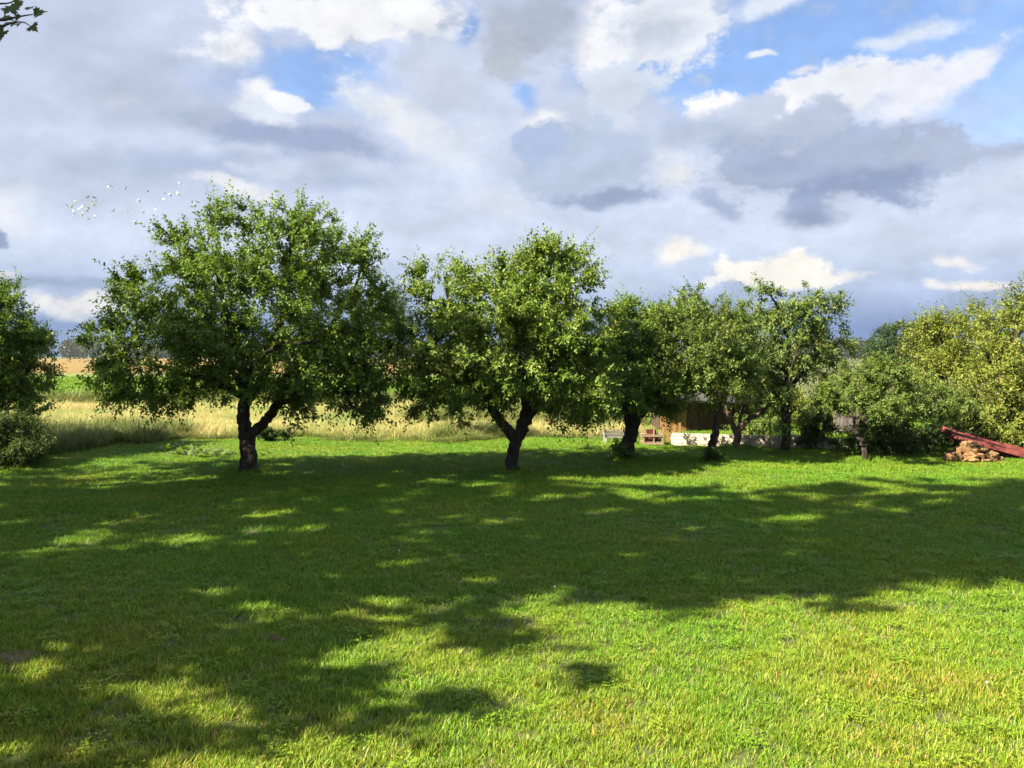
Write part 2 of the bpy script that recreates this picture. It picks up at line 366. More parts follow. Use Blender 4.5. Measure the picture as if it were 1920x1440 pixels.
M['redplastic'] = noise_mat('red_crate', [(0.3, (0.08, 0.016, 0.014)), (0.7, (0.13, 0.03, 0.026))], 5, 5, 0.5, 0.05)
M['metal'] = noise_mat('rusty_red_metal', [(0.3, (0.06, 0.012, 0.011)), (0.5, (0.125, 0.024, 0.02)), (0.62, (0.17, 0.045, 0.034)), (0.75, (0.22, 0.1, 0.075))], 7, 10, 0.6, 0.15, (1, 1, 1), dist=0.003, rand=0.15)
M['stone'] = noise_mat('tan_stone', [(0.25, (0.14, 0.07, 0.028)), (0.5, (0.22, 0.118, 0.05)), (0.75, (0.32, 0.2, 0.1))], 6, 8, 0.9, 0.7, dist=0.02, rand=0.22)
M['palestone'] = noise_mat('pale_stone', [(0.25, (0.24, 0.2, 0.16)), (0.75, (0.4, 0.36, 0.3))], 6, 8, 0.9, 0.7, dist=0.02, rand=0.15)
M['steel'] = noise_mat('dull_steel', [(0.3, (0.06, 0.05, 0.045)), (0.7, (0.13, 0.11, 0.09))], 20, 4, 0.6, 0.0)
M['roofing'] = noise_mat('grey_roofing', [(0.3, (0.03, 0.028, 0.026)), (0.7, (0.06, 0.056, 0.052))], 3, 6, 0.8, 0.3)
M['birdwhite'] = noise_mat('white_feather', [(0.3, (0.6, 0.64, 0.72)), (0.7, (0.66, 0.7, 0.78))], 6, 3, 0.7, 0.0)
M['birdgrey'] = noise_mat('grey_feather', [(0.3, (0.09, 0.09, 0.1)), (0.7, (0.16, 0.16, 0.17))], 6, 3, 0.7, 0.0)
M['flower'] = noise_mat('clover_flower', [(0.3, (0.6, 0.58, 0.52)), (0.7, (0.75, 0.73, 0.68))], 40, 3, 0.8, 0.0)

# ------------------------------------------------------------------ setting: ground, fields
def axis(fine0, fine1, step, far):
    a = list(np.arange(fine0, fine1 + 1e-6, step))
    x, s = fine0, step
    lo = []
    while x > -far: s *= 1.5; x -= s; lo.append(x)
    x, s = fine1, step
    hi = []
    while x < far: s *= 1.5; x += s; hi.append(x)
    return np.array(lo[::-1] + a + hi)

def grid_sheet(name, xs, ys, z, mat):
    X, Y = np.meshgrid(xs, ys)
    V = np.stack([X, Y, z(X, Y)], -1).reshape(-1, 3)
    nx, ny = len(xs), len(ys)
    i = (np.arange(ny - 1)[:, None] * nx + np.arange(nx - 1)[None, :]).ravel()
    f = np.stack([i, i + 1, i + nx + 1, i + nx], -1)
    o = link(name, np_mesh(name, V, f, True), None, mat)
    o['kind'] = 'structure'
    return o

grid_sheet('ground', axis(-26, 26, 0.4, 3500), axis(-6, 45, 0.4, 3500), ground_z, M['ground'])
MEADOW0 = D(824)
flat = lambda h: (lambda X, Y: ground_z(X, Y) + h)
grid_sheet('meadow', np.linspace(-70, 6, 120), np.linspace(MEADOW0, 35.5, 40), flat(0.01), M['meadow_ground'])
grid_sheet('crop_field', np.linspace(-300, 8, 40), np.linspace(35.0, 76, 20), flat(0.03), M['crop'])
grid_sheet('pale_crop_field', np.linspace(-300, 8, 40), np.linspace(76, 104, 20), flat(0.04), M['crop_pale'])
grid_sheet('wheat_field', np.linspace(-900, 8, 40), np.linspace(104, 640, 20), flat(0.06), M['wheat'])

# bare soil scrapes in the lawn
SOIL = [(30, 1254, 0.15, 0.11), (505, 1207, 0.12, 0.06)]
SOILPOS = []
for px, py, rx, ry in SOIL:
    d = D(py); p = P(px, py, d)
    SOILPOS.append((p[0], d, rx + 0.02, ry + 0.02))
    n, m = 20, 8
    V, Fc = [[p[0], d, ground_z(p[0], d) + 0.035]], []
    for j in range(1, m + 1):
        for i in range(n):
            a = 2 * math.pi * i / n; r = j / m * (1 + 0.25 * math.sin(a * 3 + px) + 0.12 * math.sin(a * 7))
            x, y = p[0] + math.cos(a) * rx * r, d + math.sin(a) * ry * r
            V.append([x, y, float(ground_z(x, y)) + 0.035 * (1 - (j / m) ** 2) - 0.006 * (j == m) + random.uniform(-0.006, 0.014)])
    tri = np.array([[0, 1 + i, 1 + (i + 1) % n] for i in range(n)])
    quads = np.array([[1 + (j - 1) * n + i, 1 + j * n + i, 1 + j * n + (i + 1) % n, 1 + (j - 1) * n + (i + 1) % n] for j in range(1, m) for i in range(n)])
    tag(link('soil_patch', np_mesh('soil_patch', V, [tri, quads], True), None, M['soil']), kind='structure')

# ------------------------------------------------------------------ trees
def norm(v):
    return v / np.maximum(np.linalg.norm(v, axis=-1, keepdims=True), 1e-9)

def catmull(pts, per=6):
    p = np.asarray(pts, float)
    q = np.vstack([2 * p[0] - p[1], p, 2 * p[-1] - p[-2]])
    out = []
    for i in range(1, len(q) - 2):
        for t in np.linspace(0, 1, per, endpoint=False):
            a, b, c, d = q[i - 1], q[i], q[i + 1], q[i + 2]
            out.append(0.5 * (2 * b + (c - a) * t + (2 * a - 5 * b + 4 * c - d) * t * t + (3 * b - a - 3 * c + d) * t ** 3))
    out.append(p[-1])
    return np.array(out)

def tube(path, rad, sides=12, wob=0.12, seed=0, cap=True):
    path = np.asarray(path); n = len(path)
    T = norm(np.gradient(path, axis=0))
    ref = np.array((0.3, 1.0, 0.1)); ref /= np.linalg.norm(ref)
    A = norm(np.cross(T, ref)); B = np.cross(T, A)
    th = np.linspace(0, 2 * math.pi, sides, endpoint=False)
    rg = np.random.default_rng(seed)
    ph = rg.uniform(0, 6.28, 4)
    s = np.concatenate([[0], np.cumsum(np.linalg.norm(np.diff(path, axis=0), axis=1))])
    bumps = 1 + wob * (np.sin(2 * th[None, :] + 3 * s[:, None] + ph[0]) * 0.5 + np.sin(3 * th[None, :] - 7 * s[:, None] + ph[1]) * 0.4 + np.sin(5 * th[None, :] + 11 * s[:, None] + ph[2]) * 0.3)
    r = np.asarray(rad)[:, None] * bumps
    V = path[:, None, :] + r[..., None] * (np.cos(th)[None, :, None] * A[:, None, :] + np.sin(th)[None, :, None] * B[:, None, :])
    V = V.reshape(-1, 3)
    i = np.arange(n - 1)[:, None] * sides; j = np.arange(sides)[None, :]; k = (j + 1) % sides
    f = np.stack([i + j, i + k, i + sides + k, i + sides + j], -1).reshape(-1, 4)
    V = np.vstack([V, path[-1] + T[-1] * rad[-1] * 0.5])
    c = len(V) - 1
    tri = np.array([[(n - 1) * sides + a, (n - 1) * sides + (a + 1) % sides, c] for a in range(sides)])
    return V, f, tri

LEAF = np.array([(0, 0, 0), (0.28, 0.42, 0.16), (0.68, 0.38, 0.10), (1, 0, -0.14), (0.68, -0.38, 0.10), (0.28, -0.42, 0.16)])
LEAF_F = np.array([[0, 3, 2, 1], [0, 5, 4, 3]])

LEAF4 = np.array([(0, 0, 0), (0.45, 0.46, 0.14), (1, 0, -0.1), (0.45, -0.46, 0.14)])
LEAF4_F = np.array([[0, 3, 2], [0, 2, 1]])

def leaves_mesh(name, pos, tan, nor, length, width, shade, simple=False):
    tan = norm(tan); b = norm(np.cross(nor, tan)); n = np.cross(tan, b)
    LF, FF = (LEAF4, LEAF4_F) if simple else (LEAF, LEAF_F)
    V = (pos[:, None, :] + tan[:, None, :] * (LF[None, :, 0, None] * length[:, None, None])
         + b[:, None, :] * (LF[None, :, 1, None] * width[:, None, None]) + n[:, None, :] * (LF[None, :, 2, None] * width[:, None, None]))
    Fc = (np.arange(len(pos))[:, None, None] * len(LF) + FF[None]).reshape(-1, FF.shape[1])
    return np_mesh(name, V.reshape(-1, 3), Fc, False, np.repeat(shade, len(LF)))

def sample_blobs(blobs, n, rg, shell=0.55, clump=0.0):
    """points spread in the shells of ellipsoids (centre, radii)"""
    vol = np.array([b[1][0] * b[1][1] * b[1][2] for b in blobs]) ** 0.72
    pick = rg.choice(len(blobs), n, p=vol / vol.sum())
    u = norm(rg.normal(size=(n, 3)))
    r = shell + (1 - shell) * rg.random(n) ** 0.7
    r *= np.where(rg.random(n) < 0.12, rg.uniform(0.4, 0.8, n), 1)
    C = np.array([b[0] for b in blobs])[pick]; Rr = np.array([b[1] for b in blobs])[pick]
    pts = C + u * Rr * r[:, None]
    nrm = norm(u / Rr)
    if clump:                            # gather tips into leafy clumps with gaps between them
        cl = rg.integers(0, max(1, n // 7), n)
        size = np.minimum(Rr.min(axis=1), 1.2)[:, None]
        lead = cl[:] % n
        take = rg.random(n) < clump
        pts = np.where(take[:, None], pts[lead] + rg.normal(scale=0.17, size=(n, 3)) * np.minimum(size[lead] * 1.2, 1.0), pts)
        nrm = np.where(take[:, None], norm(nrm[lead] + rg.normal(scale=0.25, size=(n, 3))), nrm)
    return pts, nrm

def make_tree(name, label, cat, d, limbs, blobs, tips=500, leaf=(0.076, 0.043), mat='apple', bark='bark', shoots=4, per_shoot=11, shoot_len=(0.14, 0.42),
              up=0.45, droop=0.15, seed=1, group=None, sprigs=(), px=True, zmin=0.45, shell=0.55, twig_r=0.0035, root=None, brk=None, simple=False, clump=0.75):
    """limbs: polylines of (px, py, dy, r_px); blobs: (px, py, rx, ry, dy, depth radius); all real positions d metres away"""
    rg = np.random.default_rng(seed)
    m = d / F
    if px:
        limbs = [[(*P(a, b, d + c), r * m) for a, b, c, r in l] for l in limbs]
        blobs = [(P(a, b, d + e), (rx * m, dr, ry * m)) for a, b, rx, ry, e, dr in blobs]
        sprigs = [(P(a, b, d + e), ln) for a, b, e, ln in sprigs]
    base = np.array(limbs[0][0][:3]); base[2] = float(ground_z(base[0], base[1]))
    if root is None: root = empty(name, tuple(base))
    tag(root, label, cat, group)
    # trunk and main limbs
    VV, QF, TF, off = [], [], [], 0
    nodes, par, rads, dirs = [], [], [], []
    for li, l in enumerate(limbs):
        arr = np.array(l)
        if li == 0:
            arr[0, 2] = base[2] - 0.12
        pth = catmull(arr[:, :3], 7); rad = np.interp(np.linspace(0, len(arr) - 1, len(pth)), np.arange(len(arr)), arr[:, 3])
        pth[1:-1] += rg.normal(scale=0.012, size=(len(pth) - 2, 3)) * np.minimum(1, rad[1:-1, None] / 0.05)
        if li == 0:
            h = np.linspace(0, len(arr) - 1, len(pth)); rad = rad * 0.9 * (1 + 0.3 * np.exp(-h * 3.2))
        v, q, t = tube(pth, rad, 14 if rad.max() > 0.07 else 9, 0.16, seed * 31 + li)
        VV.append(v); QF.append(q + off); TF.append(t + off); off += len(v)
        for i in range(len(pth)):
            if pth[i, 2] < zmin and li == 0: continue
            nodes.append(pth[i]); par.append(-1); rads.append(rad[i]); dirs.append(norm(pth[min(i + 1, len(pth) - 1)] - pth[max(i - 1, 0)]))
    # twig tips
    tp, tn = sample_blobs(blobs, tips, rg, shell, clump if d < 30 else 0.0)
    ok = tp[:, 2] > 0.12
    tp, tn = tp[ok], tn[ok]
    tlen = np.ones(len(tp))
    if len(sprigs):
        sp = np.array([s[0] for s in sprigs]); cc = np.mean([b[0] for b in blobs], axis=0)
        ln_ = np.array([q[1] for q in sprigs])
        sp = np.vstack([sp] + [sp + rg.normal(scale=0.10 * d / 14.7, size=sp.shape) - 0.12 * norm(sp - cc) * (k + 1) * d / 14.7 for k in range(3)]); sprigs = list(sprigs) + [(None, l) for _ in range(3) for l in ln_]
        tp = np.vstack([tp, sp]); tn = np.vstack([tn, norm(sp - cc)]); tlen = np.concatenate([tlen, [min(s[1], 1.15) if s[1] < 2 else 1.6 for s in sprigs]])
    cap = len(nodes) + len(tp) * 14
    ND = np.zeros((cap, 3)); ND[:len(nodes)] = nodes
    DR = np.zeros((cap, 3)); DR[:len(nodes)] = dirs
    PA = np.full(cap, -1); cnt = len(nodes); main = cnt
    MR = np.zeros(cap); MR[:cnt] = rads
    DEP = np.zeros(cap)
    dist0 = np.min(np.linalg.norm(tp[:, None, :] - ND[None, :cnt], axis=2), axis=1)
    tipnode = np.zeros(len(tp), int)
    for ti in np.argsort(dist0):
        t = tp[ti]
        df = t - ND[:cnt]; ds = np.linalg.norm(df, axis=1)
        cosn = np.einsum('ij,ij->i', df, DR[:cnt]) / np.maximum(ds, 1e-6)
        cost = ds * (1.25 - 0.35 * cosn) + DEP[:cnt] * 0.10
        p = int(np.argmin(cost)); L = ds[p]
        ns = max(2, min(12, int(L / 0.13)))
        mid = ND[p] + DR[p] * L * 0.35 * max(0, cosn[p] + 0.2) + np.array((0, 0, 0.10 * L)) + rg.normal(scale=0.05 * L, size=3)
        prev = p
        mid = (mid + (ND[p] + t) / 2) / 2
        for k in range(1, ns + 1):
            s = k / ns
            q = (1 - s) ** 2 * ND[p] + 2 * s * (1 - s) * mid + s * s * t
            if k < ns: q = q + rg.normal(scale=0.012, size=3)
            ND[cnt] = q; DR[cnt] = norm(q - ND[prev]); PA[cnt] = prev; DEP[cnt] = DEP[prev] + L / ns
            prev = cnt; cnt += 1
        tipnode[ti] = prev
    rr = np.zeros(cnt)
    for i in range(cnt - 1, main - 1, -1):
        rr[i] = max(rr[i], twig_r ** 2.2)
        if PA[i] >= main: rr[PA[i]] += rr[i]
    rr = rr ** (1 / 2.2)
    e = np.arange(main, cnt); pa = PA[e]
    r1 = rr[e]; r0 = np.where(pa >= main, np.maximum(rr[np.maximum(pa, 0)], r1), np.minimum(r1 * 1.25, MR[np.maximum(pa, 0)] + 0.004))
    r0 = np.minimum(r0, r1 * 1.7)
    A, Bp = ND[pa], ND[e]
    T = norm(Bp - A); X = norm(np.cross(T, np.array((0.31, 0.52, 0.79)))); Y = np.cross(T, X)
    sd = 4
    th = np.arange(sd) * 2 * math.pi / sd
    ring = np.cos(th)[None, :, None] * X[:, None, :] + np.sin(th)[None, :, None] * Y[:, None, :]
    V = np.concatenate([A[:, None, :] + ring * r0[:, None, None], Bp[:, None, :] + ring * r1[:, None, None]], 1).reshape(-1, 3)
    b = np.arange(len(e))[:, None] * 2 * sd; j = np.arange(sd)[None, :]; kk = (j + 1) % sd
    q = np.stack([b + j, b + kk, b + sd + kk, b + sd + j], -1).reshape(-1, 4)
    me = np_mesh('trunk', np.vstack(VV + [V]), [np.vstack(QF + [q + off]), np.vstack(TF)], True)
    me.materials.append(M[bark]); me.materials.append(M[brk or 'twig'])
    nq = sum(len(a) for a in QF)
    mi = np.zeros(len(me.polygons), np.int32); mi[nq:nq + len(q)] = 1
    me.polygons.foreach_set('material_index', mi)
    link('trunk', me, root)
    # leafy shoots at every tip
    n = len(tp)
    ti = np.repeat(np.arange(n), shoots)
    main_shoot = np.tile(np.arange(shoots), n) == 0
    sdir = norm(norm(DR[tipnode[ti]]) * 0.7 + tn[ti] * 0.8 + np.array((0, 0, up)) + rg.normal(scale=np.where(main_shoot, 0.25, 0.65)[:, None], size=(len(ti), 3)))
    slen = rg.uniform(*shoot_len, len(ti)) * np.where(main_shoot, 1.15, 0.8)
    slen = np.where(main_shoot, slen * tlen[ti], slen)
    start = ND[tipnode[ti]] - norm(DR[tipnode[ti]]) * (rg.random(len(ti)) * 0.16)[:, None]
    cntl = np.where(main_shoot, (per_shoot * tlen[ti] * 1.2), per_shoot).astype(int)
    si = np.repeat(np.arange(len(ti)), cntl)
    order = np.concatenate([np.arange(c) for c in cntl])
    t = (order + 0.35 + rg.uniform(-0.3, 0.3, len(si))) / cntl[si]
    bend = np.array((0, 0, -droop))
    pos = start[si] + sdir[si] * (slen[si] * t)[:, None] + bend * (slen[si] * t ** 2)[:, None] + rg.normal(scale=0.006, size=(len(si), 3))
    sd_ = norm(sdir[si] + bend * 2 * t[:, None])
    X = norm(np.cross(sd_, np.array((0.21, 0.42, 0.88)))); Y = np.cross(sd_, X)
    ang = order * 2.4 + rg.uniform(0, 6.28, len(ti))[si]
    tan = norm(sd_ * (0.45 + 0.5 * t[:, None] ** 3) + (np.cos(ang)[:, None] * X + np.sin(ang)[:, None] * Y) * 0.9 + np.array((0, 0, -droop * 1.2)) + rg.normal(scale=0.2, size=(len(si), 3)))
    nor = np.array((0, 0, 0.9)) + sd_ * 0.35 + rg.normal(scale=0.45, size=(len(si), 3))
    ln = leaf[0] * rg.uniform(0.65, 1.2, len(si)) * (1 - 0.35 * t ** 2)
    wd = ln * (leaf[1] / leaf[0]) * rg.uniform(0.85, 1.15, len(si))
    tone = np.clip(rg.normal(0.45, 0.2, len(si)) + rg.normal(0, 0.12, n)[ti[si]] + 0.12 * t, 0, 1)
    tone = np.where(rg.random(len(si)) < 0.02, 1.0, np.minimum(tone, 0.93))
    keep = pos[:, 2] > 0.03
    link('crown', leaves_mesh('crown', pos[keep], tan[keep], nor[keep], ln[keep], wd[keep], tone[keep], simple or d > 18.2), root, M[mat])
    return root

# --- the two old apple trees in front
make_tree('apple_tree', 'largest apple tree, broad dark crown over a short forked trunk, left of centre', 'tree', D(892),
    [[(466, 893, 0, 19), (466, 860, 0, 16), (465, 832, 0, 15.5), (464, 806, 0, 17)],
     [(462, 822, 0, 12), (456, 785, -0.05, 12.5), (460, 735, -0.1, 11), (446, 660, -0.2, 8), (420, 570, -0.3, 5), (400, 470, -0.2, 2)],
     [(470, 815, 0, 11), (500, 786, 0, 9.5), (521, 757, 0.1, 8.5), (532, 715, 0.2, 7.5), (585, 650, 0.4, 6), (650, 570, 0.5, 3.5), (680, 500, 0.5, 2)],
     [(460, 760, 0, 9), (500, 690, 0.4, 8), (530, 590, 0.6, 6), (545, 490, 0.5, 4), (540, 420, 0.4, 1.5)],
     [(457, 745, 0, 7), (400, 715, -0.3, 6), (310, 690, -0.5, 4), (215, 670, -0.4, 2)],
     [(460, 730, 0, 6), (470, 690, -0.9, 5), (520, 650, -1.4, 4), (600, 640, -1.7, 2)],
     [(522, 757, 0.1, 6), (600, 740, -0.3, 4.5), (680, 735, -0.5, 2.5)],
     [(460, 740, 0, 6), (430, 690, 0.8, 5), (360, 620, 1.4, 3)]],
    [(470, 470, 150, 80, 0, 1.5), (595, 480, 105, 70, 0.1, 1.3), (345, 545, 125, 75, 0, 1.3), (510, 580, 200, 110, 0, 2.0), (650, 600, 90, 110, 0.2, 1.5), (300, 640, 110, 75, 0, 1.3),
     (440, 690, 200, 75, 0, 1.9), (640, 700, 110, 65, 0, 1.5), (480, 620, 150, 90, -1.0, 1.0), (600, 640, 110, 80, -1.0, 0.9), (360, 640, 100, 80, -0.8, 0.8), (330, 725, 100, 40, 0, 1.0), (560, 745, 80, 30, 0, 1.0),
     (445, 412, 55, 32, 0, 0.6), (520, 415, 50, 30, 0.2, 0.6), (250, 545, 40, 28, 0, 0.5), (700, 740, 40, 40, 0, 0.7), (705, 650, 55, 75, 0.2, 1.1), (700, 560, 34, 44, 0.3, 0.7), (200, 640, 36, 34, 0, 0.6), (225, 720, 40, 30, 0, 0.6)],
    tips=1860, seed=3, shoots=4, per_shoot=12, up=0.6, shoot_len=(0.14, 0.48),
    sprigs=[(410, 385, 0, 1.6), (440, 380, 0, 1.3), (320, 425, 0, 1.8), (300, 430, -0.1, 1.2), (215, 535, 0, 1.5), (240, 520, 0.2, 1.2), (175, 610, 0, 1.3), (190, 700, -0.2, 1.6), (165, 715, -0.1, 1.2), (215, 745, -0.3, 1.5), (235, 765, -0.2, 1.4), (290, 768, -0.3, 1.3),
            (515, 392, 0.1, 1.3), (580, 405, 0.2, 1.3), (612, 408, 0, 1.3), (690, 445, 0.1, 1.5), (700, 470, 0.2, 1.2), (560, 790, -0.2, 1.0), (600, 785, -0.1, 1.2), (650, 770, 0, 1.2), (220, 590, 0, 1.4)])

make_tree('apple_tree', 'apple tree with leaning Y-shaped trunk and bright right side, in the centre', 'tree', D(884),
    [[(957, 885, 0, 15), (961, 860, 0, 12.5), (966, 836, 0, 13), (970, 818, 0, 14)],
     [(966, 824, 0, 10), (945, 797, 0, 9), (926, 770, -0.05, 9), (908, 746, -0.1, 8.5), (885, 695, -0.2, 6.5), (855, 620, -0.2, 4), (835, 540, 0, 2)],
     [(972, 822, 0, 11), (980, 795, 0, 11), (984, 770, 0, 8), (984, 742, 0, 8), (975, 690, -0.3, 6), (960, 610, -0.5, 4), (950, 550, -0.4, 2)],
     [(982, 795, 0, 9), (998, 772, 0, 8.5), (1003, 755, 0.05, 8), (993, 735, 0.1, 9), (1010, 690, 0.3, 7), (1040, 600, 0.4, 5), (1045, 510, 0.3, 2)],
     [(1000, 770, 0, 7), (1011, 757, -0.1, 7.5)],
     [(997, 735, 0, 7), (1040, 705, -0.2, 5.5), (1090, 670, -0.4, 4), (1130, 660, -0.5, 2)],
     [(906, 744, -0.1, 6), (860, 715, 0.3, 4.5), (800, 690, 0.4, 2.5)],
     [(985, 730, 0, 6), (990, 690, 0.9, 5), (960, 640, 1.5, 3)]],
    [(1040, 530, 72, 62, 0, 1.1), (845, 560, 68, 62, 0, 1.1), (930, 600, 105, 85, 0.2, 1.7), (1070, 610, 70, 70, 0, 1.3), (830, 660, 75, 75, 0, 1.4), (970, 690, 110, 75, 0, 1.7), (1090, 690, 62, 62, -0.5, 1.2),
     (1080, 745, 60, 38, 0, 1.1), (850, 735, 65, 34, 0, 1.1), (985, 520, 50, 40, 0.1, 0.8), (940, 660, 100, 70, -0.9, 0.9), (1010, 610, 70, 50, -0.7, 0.8), (900, 710, 70, 50, -0.5, 0.9), (1040, 480, 40, 26, 0, 0.5), (1060, 775, 60, 20, 0.1, 0.8), (780, 670, 48, 70, 0.2, 1.0), (785, 750, 36, 30, 0, 0.7), (800, 530, 26, 30, 0, 0.5)],
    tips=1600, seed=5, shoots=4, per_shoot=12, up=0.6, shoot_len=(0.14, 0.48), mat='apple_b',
    sprigs=[(1018, 458, 0, 1.5), (1045, 455, 0, 1.3), (1005, 470, 0, 1.3), (1085, 475, 0, 1.3), (1112, 505, 0, 1.3), (830, 495, 0, 1.3), (785, 500, 0, 1.4), (945, 490, 0, 1.3), (910, 505, 0, 1.2), (1150, 655, -0.4, 1.2), (1140, 690, -0.4, 1.2),
            (785, 775, 0, 1.0), (820, 785, 0, 1.0), (875, 795, 0.1, 1.1), (1100, 795, 0, 1.1), (1060, 800, 0, 1.0)])

# --- the row to the right
make_tree('apple_tree', 'apple tree with thick trunk wrapped in basal shoots, third of the row', 'tree', D(860),
    [[(1176, 860, 0, 18), (1178, 835, 0, 15), (1183, 812, 0, 14), (1186, 790, 0, 13)],
     [(1184, 800, 0, 11), (1170, 740, 0, 9), (1150, 680, 0, 5), (1140, 630, 0, 2)],
     [(1188, 798, 0, 12), (1205, 730, 0, 9), (1215, 650, 0, 6), (1220, 590, 0, 2)],
     [(1190, 790, 0, 8), (1235, 740, 0.2, 6), (1270, 700, 0.3, 3)]],
    [(1180, 615, 50, 48, 0, 1.1), (1235, 625, 62, 55, 0.2, 1.2), (1190, 700, 90, 70, 0, 1.7), (1115, 735, 50, 44, 0, 1.2), (1250, 720, 58, 54, 0, 1.2), (1190, 745, 85, 26, 0, 1.2), (1150, 660, 50, 50, -0.3, 1.0), (1160, 590, 26, 22, 0, 0.5), (1100, 772, 35, 18, 0, 0.6)],
    tips=860, seed=11, mat='apple', shoots=4, per_shoot=10, sprigs=[(1165, 570, 0, 1.1), (1190, 575, 0, 1.1)])
make_tree('plum_tree', 'slim leaning dark-trunked plum tree, tall thin sprig above its rounded crown', 'tree', D(869),
    [[(1329, 869, 0, 9.5), (1334, 840, 0, 8.2), (1341, 810, 0, 8), (1344, 775, 0, 7.2), (1332, 720, 0, 6), (1325, 660, 0, 4), (1310, 590, 0, 2)],
     [(1344, 775, 0, 6), (1365, 725, 0.2, 5), (1375, 660, 0.3, 3)],
     [(1338, 745, 0, 5), (1290, 715, -0.2, 4), (1255, 680, -0.2, 2)]],
    [(1300, 600, 80, 42, 0, 1.3), (1360, 620, 60, 50, 0.1, 1.2), (1320, 670, 95, 65, 0, 1.6), (1260, 680, 46, 52, 0, 1.1), (1380, 695, 46, 48, 0, 1.1), (1330, 724, 78, 34, 0, 1.2), (1260, 630, 45, 50, 0, 1.0)],
    tips=950, seed=13, mat='plum', leaf=(0.058, 0.034), shoots=4, per_shoot=11, shoot_len=(0.12, 0.36), sprigs=[(1292, 545, 0, 2.6), (1255, 575, 0, 1.2), (1330, 572, 0, 1.1)])
make_tree('apple_tree', 'small fruit tree with pale sunlit trunk forking low before the brick wall', 'tree', D(841),
    [[(1381, 842, 0, 9), (1382, 825, 0, 8), (1383, 808, 0, 8)],
     [(1381, 812, 0, 6), (1370, 788, 0, 5), (1361, 762, 0, 4.5), (1350, 725, 0, 3), (1345, 690, 0, 2)],
     [(1385, 810, 0, 5.5), (1405, 785, 0, 4.5), (1430, 771, 0, 4), (1455, 745, 0, 2)],
     [(1384, 806, 0, 4), (1392, 770, 0.4, 3.5), (1400, 720, 0.5, 2)]],
    [(1395, 695, 60, 42, 0.2, 1.1), (1435, 735, 40, 26, 0, 0.8), (1355, 690, 40, 42, 0, 0.9), (1410, 680, 48, 40, 0.3, 1.0)],
    tips=495, seed=17, mat='plum', bark='bark_light', brk='bark_light', shoots=4, per_shoot=10, leaf=(0.07, 0.04))
make_tree('pear_tree', 'airy tall pear tree with straight dark trunk in front of the white wall', 'tree', D(851),
    [[(1470, 852, 0, 11), (1473, 825, 0, 10), (1475, 790, 0, 9), (1478, 740, 0, 8), (1480, 690, 0, 6.5), (1478, 640, 0, 4.5), (1460, 580, 0, 2.5), (1435, 540, 0, 1.2)],
     [(1477, 735, 0, 5), (1500, 705, 0, 4), (1540, 670, 0.1, 2.5), (1575, 640, 0, 1.5)],
     [(1478, 700, 0, 5), (1450, 670, -0.2, 3.5), (1415, 650, -0.3, 2)],
     [(1480, 670, 0, 4), (1510, 630, 0.2, 3), (1535, 590, 0.3, 1.5)],
     [(1476, 760, 0, 4), (1450, 735, -0.2, 3), (1420, 720, -0.3, 1.5)],
     [(1477, 725, 0, 4), (1485, 690, -0.8, 3), (1500, 640, -1.0, 1.5)]],
    [(1430, 575, 42, 40, 0, 0.9), (1530, 592, 55, 34, 0, 1.0), (1480, 600, 50, 40, 0.2, 1.0), (1420, 640, 50, 52, 0, 1.0), (1560, 640, 36, 34, 0, 0.7), (1500, 650, 70, 30, 0, 1.2), (1445, 705, 55, 32, 0, 1.0), (1530, 695, 50, 24, 0.2, 0.9), (1480, 778, 36, 18, 0, 0.6), (1580, 660, 20, 16, 0, 0.4)],
    tips=620, seed=19, mat='pear', leaf=(0.085, 0.036), shoots=4, per_shoot=9, shoot_len=(0.16, 0.42), droop=0.45, up=0.3, shell=0.4,
    sprigs=[(1424, 528, 0, 1.2), (1400, 540, 0, 1.2), (1590, 620, 0, 1.3), (1575, 590, 0, 1.2), (1515, 560, 0, 1.1)])
make_tree('plum_tree', 'low crooked plum tree with S-curved pale trunk beside the dark shrubs', 'tree', D(867),
    [[(1622, 868, 0, 6.2), (1622, 850, 0, 5.6), (1618, 832, 0, 5.4), (1609, 815, 0, 5.2), (1603, 800, 0, 5), (1609, 786, 0, 4.8)],
     [(1606, 792, 0, 5.5), (1622, 780, 0, 5), (1650, 772, -0.1, 4.5), (1690, 760, 0.4, 3), (1740, 755, 0.9, 2)],
     [(1606, 795, 0, 5), (1630, 790, -0.3, 4), (1640, 787, -0.4, 4)],
     [(1605, 797, 0, 4.5), (1600, 770, 0.2, 4), (1610, 730, 0.3, 3), (1640, 700, 0.3, 1.5)],
     [(1690, 760, 0.4, 2), (1740, 778, 0.6, 1.6), (1765, 784, 0.7, 1.0)]],
    [(1605, 715, 55, 26, 0, 1.1), (1680, 735, 85, 36, 0.2, 1.3), (1755, 752, 62, 28, 1.1, 0.9), (1640, 692, 46, 20, 0.2, 0.9), (1570, 740, 36, 22, 0, 0.8), (1650, 760, 70, 16, -0.3, 0.9), (1800, 756, 30, 22, 1.4, 0.5)],
    tips=780, seed=23, mat='plum', bark='bark', leaf=(0.055, 0.032), shoots=4, per_shoot=10, shoot_len=(0.1, 0.3), up=0.2)
